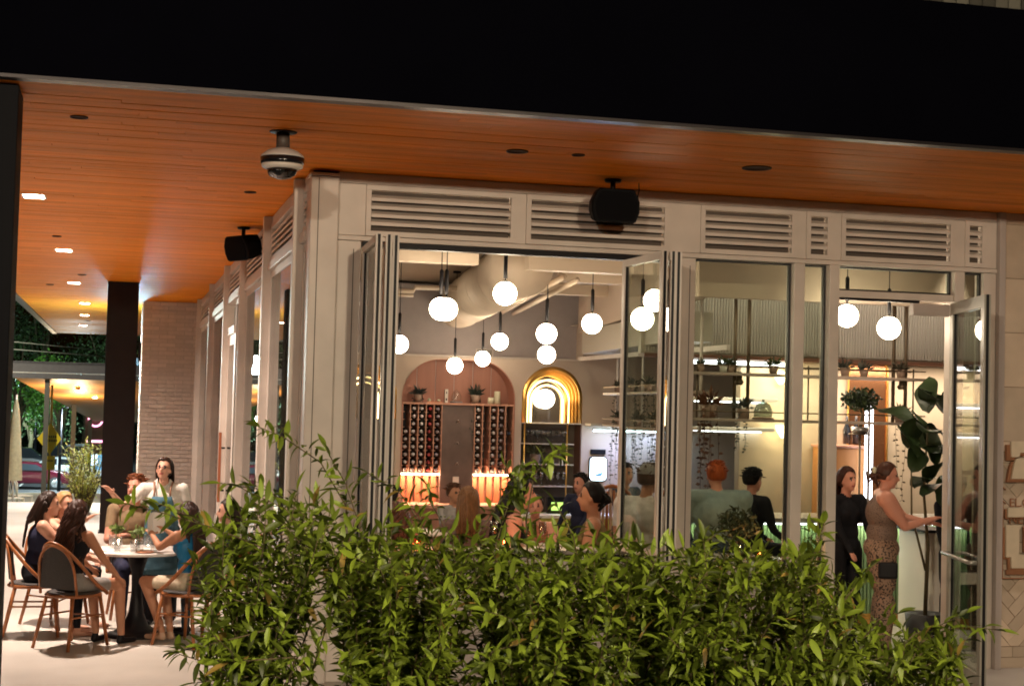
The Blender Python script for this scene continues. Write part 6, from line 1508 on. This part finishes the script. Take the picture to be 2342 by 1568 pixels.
q = at(178, 935, 'Y', 82); street_lamp('cold white street lamp glowing between the pavilion posts', q.x-0.8, 82, -2.9, q.z+2.9, (0.75, 0.95, 1.0), 2600, strength=70, kindl='POINT')
q = at(56, 925, 'Y', 108); street_lamp('cold white street lamp behind the dark tree at the far left', q.x+0.8, 108, -2.9, q.z+2.9, (0.65, 0.95, 1.0), 2600, (-0.8, 0), 'POINT', strength=70)
street_lamp('street lamp beside the car park lighting the trees', -9, 72, -2.9, 7.5, (0.85, 1.0, 0.9), 5200, kindl='POINT')
street_lamp('street lamp beside the photographer on the right', 3.2, -1.2, -0.12, 4.3, (1.0, 0.80, 0.55), 1000, (-0.9, 0.4), spot=115, reach=(2.6, 6.5, 1.0))
street_lamp('street lamp behind the photographer on the left', -3.0, -1.5, -0.12, 4.3, (1.0, 0.83, 0.62), 740, (0.9, 0.4), spot=110, reach=(1.5, 7.5, 1.0))
street_lamp('unseen street lamp added on the lower terrace to light the yellow sign', -6.5, 44.0, -0.75, 4.9, (1.0, 0.93, 0.7), 1100, (0.8, 0.3), spot=100, reach=(-2.2, 51.5, -0.6))  # added lamp out of view, brightens the warning sign and the shrubs
# flood light on the pale brick wall (seen mirrored in the side panes)
fl_ = thing('flood_light', 'cold flood light on the side of the pale brick wall', 'wall lamp', (0.13, 31.15, 2.765))
local(MB().bbox(0.0, 0.22, -0.12, 0.12, -0.07, 0.07, 0.015), 'housing', blackm, fl_)
local(MB().ball((-0.02, -0.08, 0), (0.19, 0.12, 0.19), 16, 12), 'lens', mat('flood_glow', (0.75, 0.95, 1), 0.5, emit=130, ecol=(0.35, 0.8, 1)), fl_)
# signs
ys = thing('warning_sign', 'yellow diamond warning sign with a small plate below on a yellow pole', 'sign', (at(115, 1000, 'Y', 50.8).x, 50.8, -1.4))
X_ = at(115, 1000, 'Y', 50.8).x; zc_ = at(117, 1003, 'Y', 50.8).z; ylw = mat('sign_yellow', (0.75, 0.55, 0.01), 0.5, emit=0.0)
MB().tube([(X_, 50.85, -1.4), (X_, 50.85, zc_+1.7)], 0.035, 8).build('pole', mat('pole_yellow', (0.45, 0.38, 0.1), 0.5), ys)
MB().prism([(X_-0.40, zc_), (X_, zc_-0.50), (X_+0.34, zc_), (X_, zc_+0.50)], lambda u, v, q: (u, 50.8+q, v), 0.012).build('diamond', ylw, ys, fix=True)
MB().prism(rrect(X_-0.13, X_+0.17, zc_-0.98, zc_-0.54, 0.03), lambda u, v, q: (u, 50.8+q, v), 0.012).build('plate', ylw, ys, fix=True)
m = MB()
for k in range(5): m.box(X_-0.12+k*0.065, X_-0.08+k*0.065, 50.794, 50.798, zc_+0.04, zc_+0.10)
for k in range(6): m.box(X_-0.16+k*0.065, X_-0.12+k*0.065, 50.794, 50.798, zc_-0.09, zc_-0.02)
for k in range(3): m.box(X_-0.06+k*0.06, X_-0.025+k*0.06, 50.794, 50.798, zc_-0.72, zc_-0.66)
m.build('lettering', blackm, ys, kind='stuff')
q = at(219, 958, 'Y', 72)
ns = thing('neon_sign', 'small glowing pink oval neon sign beside the dark column', 'sign', (q.x, 72, q.z))
m = MB(); m.tube([(0.3*math.cos(a), 0, 0.32*math.sin(a)) for a in np.linspace(0, 2*PI, 20)], 0.04, 6, caps=False); local(m, 'neon_ring', mat('pink_neon', (1, .4, .6), .5, emit=1.6, ecol=(1, .35, .6)), ns)
m = MB(); m.tube([(-.2, 0, -.1), (-.1, 0, .12), (0, 0, -.08), (.1, 0, .12), (.2, 0, -.06)], 0.035, 6); local(m, 'neon_script', MATS['pink_neon'], ns)
local(MB().box(-0.45, 0.45, 0.03, 0.08, -1.6, 0.5), 'back_panel', mat('sign_back', (0.12, 0.07, 0.05), .7), ns); local(MB().box(-0.4, 0.4, 0.0, 0.028, -1.05, -0.95), 'pink_strip', MATS['pink_neon'], ns)
local(MB().box(-0.04, 0.04, 0.1, 0.18, -q.z-2.9, 0.4), 'post', blackm, ns)
q = at(217, 1035, 'Y', 76)
ls_ = thing('light_box', 'upright blue white light box below the neon sign', 'sign', (q.x, 76, q.z))
local(MB().box(-0.35, 0.35, 0, 0.12, -0.8, 0.8), 'case', mat('lightbox_blue', (0.1, 0.3, 0.5), 0.5, emit=0.5, ecol=(0.1, 0.4, 0.7)), ls_); local(MB().box(-0.14, 0.14, -0.01, -0.002, -0.6, 0.65), 'lit_panel', mat('lightbox_white', (0.7, 0.9, 1), 0.5, emit=1.5, ecol=(0.65, 0.85, 1)), ls_)
local(MB().box(-0.05, 0.05, 0.03, 0.09, -q.z-2.9, -0.8), 'post', blackm, ls_)
# closed parasol and plastic chairs
q = at(30, 1110, 'Y', 34.0)
um = thing('closed_parasol', 'closed beige parasol standing beside the near black column', 'parasol', (q.x, 34, -0.7))
m = MB(); vs = []; fs = []; n = 20
for j in range(9):
    z = 0.95+1.7*j/8; r0 = 0.125*(1-j/8)**0.6+0.025
    for k in range(n): vs.append((r0*(1+0.22*(k % 2))*math.cos(2*PI*k/n), r0*(1+0.22*(k % 2))*math.sin(2*PI*k/n), z))
for j in range(8):
    for k in range(n): fs.append((j*n+k, j*n+(k+1) % n, (j+1)*n+(k+1) % n, (j+1)*n+k))
m.add(vs, fs, 0, True); local(m, 'canopy', cloth('parasol_beige', (0.45, 0.36, 0.22)), um); local(MB().tube([(0, 0, 0.0), (0, 0, 2.75)], 0.022, 8), 'pole', cream, um); local(MB().lathe([(0, 0), (0.25, 0), (0.24, 0.05), (0, 0.06)], 18), 'base', blackm, um)
pl_ = mat('white_plastic', (0.62, 0.60, 0.5), 0.4)
for k, (dx_, Y, rz_k, lab) in enumerate(((26, 36.3, 0.4, 'white plastic garden chair with looped slatted back'), (44, 37.2, 2.2, 'white plastic garden chair turned away behind the first'))):
    q = at(dx_, 1150, 'Y', Y)
    t = thing('plastic_chair', lab, 'chair', (q.x, Y, -0.71), rz_k, 'white plastic chairs on the lower terrace')
    local(MB().bbox(-.22, .22, -.22, .22, .42, .45, .01), 'seat', pl_, t)
    for x, y in ((-.2, -.2), (.2, -.2), (-.2, .2), (.2, .2)): local(MB().obox((x, y, .425), (x*1.15, y*1.15, .0), .045, .03), 'leg', pl_, t)
    local(MB().tube([(-.2, .2, .44), (-.21, .26, .75), (-.12, .29, .9), (.12, .29, .9), (.21, .26, .75), (.2, .2, .44)], .018, 8), 'back_frame', pl_, t)
    for x in (-.1, 0, .1): local(MB().tube([(x, .21, .44), (x, .27, .7), (x, .29, .89)], .013, 6), 'back_slat', pl_, t)
# lit fern like shrubs on the patio edge
for k, (dx_, Y, h, lab) in enumerate(((178, 29.3, 1.35, 'yellow green feathery shrub lit at the patio edge, taller one'), (205, 28.5, 1.2, 'yellow green feathery shrub close beside the dark column'), (190, 27.6, 0.8, 'low grassy clump in front of the feathery shrubs'))):
    q = at(dx_, 1100, 'Y', Y); t = thing('feathery_shrub', lab, 'shrub', (q.x, Y, 0.0), 0, 'lit shrubs at the patio edge'); rr = np.random.RandomState(50+k)
    m = MB(); st_ = MB()
    for j in range(26):
        a = rr.rand()*6.28; sp = rr.uniform(.1, .4); tip = V(math.cos(a)*sp, math.sin(a)*sp, h*rr.uniform(.55, 1.0)); mid = tip*0.5+V(0, 0, h*.12)
        st_.tube([(0, 0, 0.0), mid, tip], [.012, .008, .003], 5)
        for e in range(34):
            f_ = rr.uniform(.25, 1); p = (mid*2*f_ if f_ < .5 else mid+(tip-mid)*(f_*2-1)); d = V(rr.randn(), rr.randn(), rr.randn()*.5+.2).normalized(); b = d.cross(V(0, 0, 1)).normalized()*.012
            L = .09+.06*rr.rand(); m.add([p, p+d*L*.5+b, p+d*L, p+d*L*.5-b], [(0, 1, 2, 3)])
    local(m, 'foliage', mat('lit_yellow_green', (0.36, 0.40, 0.07), 0.5, island=0.3, sub=0.25), t); local(st_, 'stem', bark, t)
# ================================================================== SHRUBS IN THE FOREGROUND
def leafmesh(L, W_, bend, fold, seed):
    m = MB(); vs = []; fs = []; n = 5
    for i in range(n+1):
        t_ = i/n; wd = W_*math.sin(PI*min(t_*0.97+0.03, 1))**0.8*(1-0.25*t_); y = L*t_; z = -bend*L*t_**2
        if i == n: vs.append((0, y, z)); break
        vs += [(-wd, y, z+fold*wd), (0, y, z), (wd, y, z+fold*wd)]
    for i in range(n-1):
        a = i*3; fs += [(a, a+1, a+4, a+3), (a+1, a+2, a+5, a+4)]
    a = (n-1)*3; fs += [(a, a+1, a+3), (a+1, a+2, a+3)]
    return vs, fs
LS = [leafmesh(0.072, 0.0118, 0.35, 0.35, 0), leafmesh(0.060, 0.0108, 0.7, 0.3, 1), leafmesh(0.080, 0.0125, 0.15, 0.45, 2), leafmesh(0.050, 0.0100, 0.4, 0.25, 3)]
LME = [MB().add(v, f, 0, True).mesh('leaf', leafm) for v, f in LS]
rr = np.random.RandomState(42)
profx = [400, 430, 480, 560, 600, 660, 720, 800, 850, 900, 960, 1040, 1120, 1200, 1300, 1400, 1480, 1560, 1640, 1720, 1800, 1870, 1900, 1950, 2020, 2080, 2150, 2200, 2260, 2300]
profy = [1500, 1330, 1230, 1150, 1130, 1120, 1150, 1180, 1230, 1210, 1205, 1225, 1235, 1225, 1230, 1240, 1250, 1245, 1235, 1240, 1240, 1215, 1290, 1390, 1420, 1430, 1420, 1450, 1490, 1600]
def ptop(x): return float(np.interp(x, profx, profy))+30
feat = [  # explicit sprays: pixel polyline base -> tip, depth
 ([(800, 1260), (790, 1130), (720, 1040), (650, 1000), (590, 975)], 5.9), ([(830, 1230), (800, 1120), (760, 1060), (745, 1025)], 5.8),
 ([(700, 1180), (640, 1130), (580, 1110), (505, 1105)], 5.8), ([(720, 1230), (650, 1160), (600, 1140), (560, 1120)], 5.7),
 ([(620, 1260), (520, 1215), (430, 1190), (350, 1165), (285, 1150)], 5.6), ([(560, 1270), (470, 1200), (400, 1160), (360, 1150)], 5.7),
 ([(640, 1420), (540, 1460), (470, 1475), (400, 1490)], 5.4), ([(700, 1500), (560, 1510), (480, 1520), (410, 1495)], 5.3), ([(680, 1540), (560, 1545), (450, 1560)], 5.4),
 ([(760, 1300), (660, 1290), (560, 1300), (500, 1330)], 5.5), ([(720, 1400), (600, 1380), (520, 1375), (470, 1350)], 5.5),
 ([(1010, 1300), (960, 1180), (900, 1110), (840, 1080)], 5.8), ([(1060, 1290), (1020, 1200), (985, 1150), (975, 1110)], 5.7),
 ([(1100, 1320), (1080, 1230), (1110, 1170), (1180, 1120), (1195, 1070)], 5.6), ([(1200, 1100), (1230, 1075), (1260, 1045), (1290, 1030)], 5.5), ([(1120, 1300), (1150, 1180), (1180, 1110), (1160, 1070)], 5.6),
 ([(1330, 1300), (1310, 1220), (1290, 1180), (1270, 1150)], 5.6), ([(1000, 1340), (930, 1260), (880, 1240)], 5.7),
 ([(1830, 1330), (1860, 1270), (1880, 1230), (1885, 1195)], 5.5), ([(1900, 1400), (1940, 1360), (1965, 1330), (1990, 1295)], 5.4), ([(1590, 1290), (1600, 1240), (1640, 1220)], 5.7),
 ([(2060, 1500), (2130, 1450), (2200, 1430), (2285, 1440)], 5.5), ([(2020, 1520), (2090, 1450), (2160, 1425), (2210, 1400)], 5.5), ([(2040, 1560), (2120, 1520), (2180, 1490)], 5.4), ([(1960, 1480), (2000, 1420), (2060, 1400)], 5.5),
]
NSH = 6; X0S, X1S = 0.15, 3.75
roots = [X0S+(i+0.5)*(X1S-X0S)/NSH for i in range(NSH)]
stems = [MB() for _ in range(NSH)]; leaves = [[] for _ in range(NSH)]
def spray(pts, si, dens=0.018, a0=0.25, rad=0.006, front=0):
    pts = [Vector(p) for p in pts]
    # resample
    d = [0]
    for i in range(1, len(pts)): d.append(d[-1]+(pts[i]-pts[i-1]).length)
    L = d[-1]
    def pt(s_):
        s_ = min(max(s_, 0), L)
        for i in range(1, len(pts)):
            if s_ <= d[i]: return pts[i-1].lerp(pts[i], (s_-d[i-1])/max(d[i]-d[i-1], 1e-6)), (pts[i]-pts[i-1]).normalized()
        return pts[-1], (pts[-1]-pts[-2]).normalized()
    n = 10; cp = [pt(L*i/n)[0] for i in range(n+1)]
    stems[si].tube(cp, [rad*(1-0.75*i/n) for i in range(n+1)], 5)
    s_ = L*a0; ang = rr.rand()*6.28
    while s_ < L:
        p, tn = pt(s_); ang += 2.4+rr.randn()*0.3
        u = tn.orthogonal().normalized(); v = tn.cross(u); side = u*math.cos(ang)+v*math.sin(ang)
        dr = (tn*rr.uniform(0.35, 0.9)+side+V(0, 0, rr.uniform(-0.15, 0.3))).normalized()
        leaves[si].append((p, dr, rr.randint(4), rr.uniform(0.6, 1.25), front)); s_ += dens*rr.uniform(0.6, 1.5)
    leaves[si].append((pts[-1], (pts[-1]-pts[-2]).normalized(), 2, 1.0, front))
def sidx(x): return int(np.argmin([abs(x-r) for r in roots]))
for pl, Y in feat:
    pts = [at(x, y, 'Y', Y+0.03*i*rr.randn()) for i, (x, y) in enumerate(pl)]
    si = sidx(pts[0].x); b = pts[0]; root = V(roots[si]+rr.randn()*0.08, 5.9+rr.randn()*0.1, 0.3)
    spray([root, root.lerp(b, 0.6)+V(0, 0, 0.08)]+pts, si, 0.013, 0.45, 0.007, 2)
NB = 470
for k in range(NB):
    x = rr.uniform(430, 2230); tp = ptop(x); y = tp+abs(rr.randn())*70+rr.rand()**1.3*260 if k % 2 else tp+rr.rand()*60
    Y = rr.uniform(5.0, 6.9); q = at(x, y, 'Y', Y)
    if q.z < 0.5 or (x < 780 and rr.rand() < 0.62) or (780 <= x < 1000 and rr.rand() < 0.2): continue
    si = sidx(q.x); root = V(roots[si]+rr.randn()*0.10, 5.9+rr.randn()*0.12, 0.3)
    out = V(q.x-root.x, q.y-root.y, 0); mid = root+V(out.x*0.45, out.y*0.45, (q.z-root.z)*0.62)
    bend = q+V(rr.randn()*.06, rr.randn()*.06, rr.uniform(-.02, .05))
    spray([root, mid, q*0.75+mid*0.25+V(0, 0, 0.03), bend], si, 0.0112, 0.38, 0.006, 1 if (y < tp+70 and Y < 6.2) else 0)
for k in range(46):
    x = rr.uniform(520, 1900); tp = ptop(x); Y = rr.uniform(5.3, 6.3); q = at(x, tp-rr.uniform(5, 45), 'Y', Y); b = at(x+rr.uniform(-50, 50), tp+90, 'Y', Y); si = sidx(b.x)
    spray([V(roots[si], 5.9, 0.3), b*0.5+V(roots[si], 5.9, 0.6)*0.5, b, b.lerp(q, 0.5)+V(rr.randn()*.015, 0, 0), q], si, 0.014, 0.55, 0.005, 2)
SL = ['leafy shrub at the left end with a long spray reaching the diners', 'leafy shrub second from the left with sprays before the corner post', 'leafy shrub below the left part of the folding window', 'leafy shrub below the right part of the folding window', 'leafy shrub in front of the widest fixed window', 'leafy shrub at the right end reaching the open door']
def lmat(p, dr, sc_):
    y = dr; up_ = V(0, 0, 1)+V(*(rr.randn(3)*0.5)); x = y.cross(up_)
    x = x.normalized() if x.length > 0.05 else y.orthogonal().normalized()
    z = x.cross(y); M = Matrix((x, y, z)).transposed().to_4x4()
    for i in range(3):
        for j in range(3): M[i][j] *= sc_
    M.translation = p; return M
for i in range(NSH):
    t = thing('shrub', SL[i], 'shrub', (roots[i], 5.9, 0.3), 0, 'leafy shrubs in the planter'); base = V(roots[i], 5.9, 0.3)
    stems[i].build('stem', bark, t)
    lv = leaves[i]; order = sorted(range(len(lv)), key=lambda a: (-lv[a][4], lv[a][0].y-lv[a][0].z)); own = set(order[:150]); big = MB()
    for j, (p, dr, li, sc_, fr_) in enumerate(lv):
        M = lmat(p, dr, sc_)
        if j in own:
            o = bpy.data.objects.new('leaf', LME[li]); sc.collection.objects.link(o); o.parent = t; M.translation = p-base; o.matrix_basis = M
        else:
            vs, fs = LS[li]; A = np.array(M.to_3x3()); vv = np.array(vs) @ A.T+np.array(p); big.add(vv.tolist(), fs, 1 if rr.rand() < 0.02 else 0, True)
    big.build('foliage', [leafm, oldleaf], t, kind='stuff')
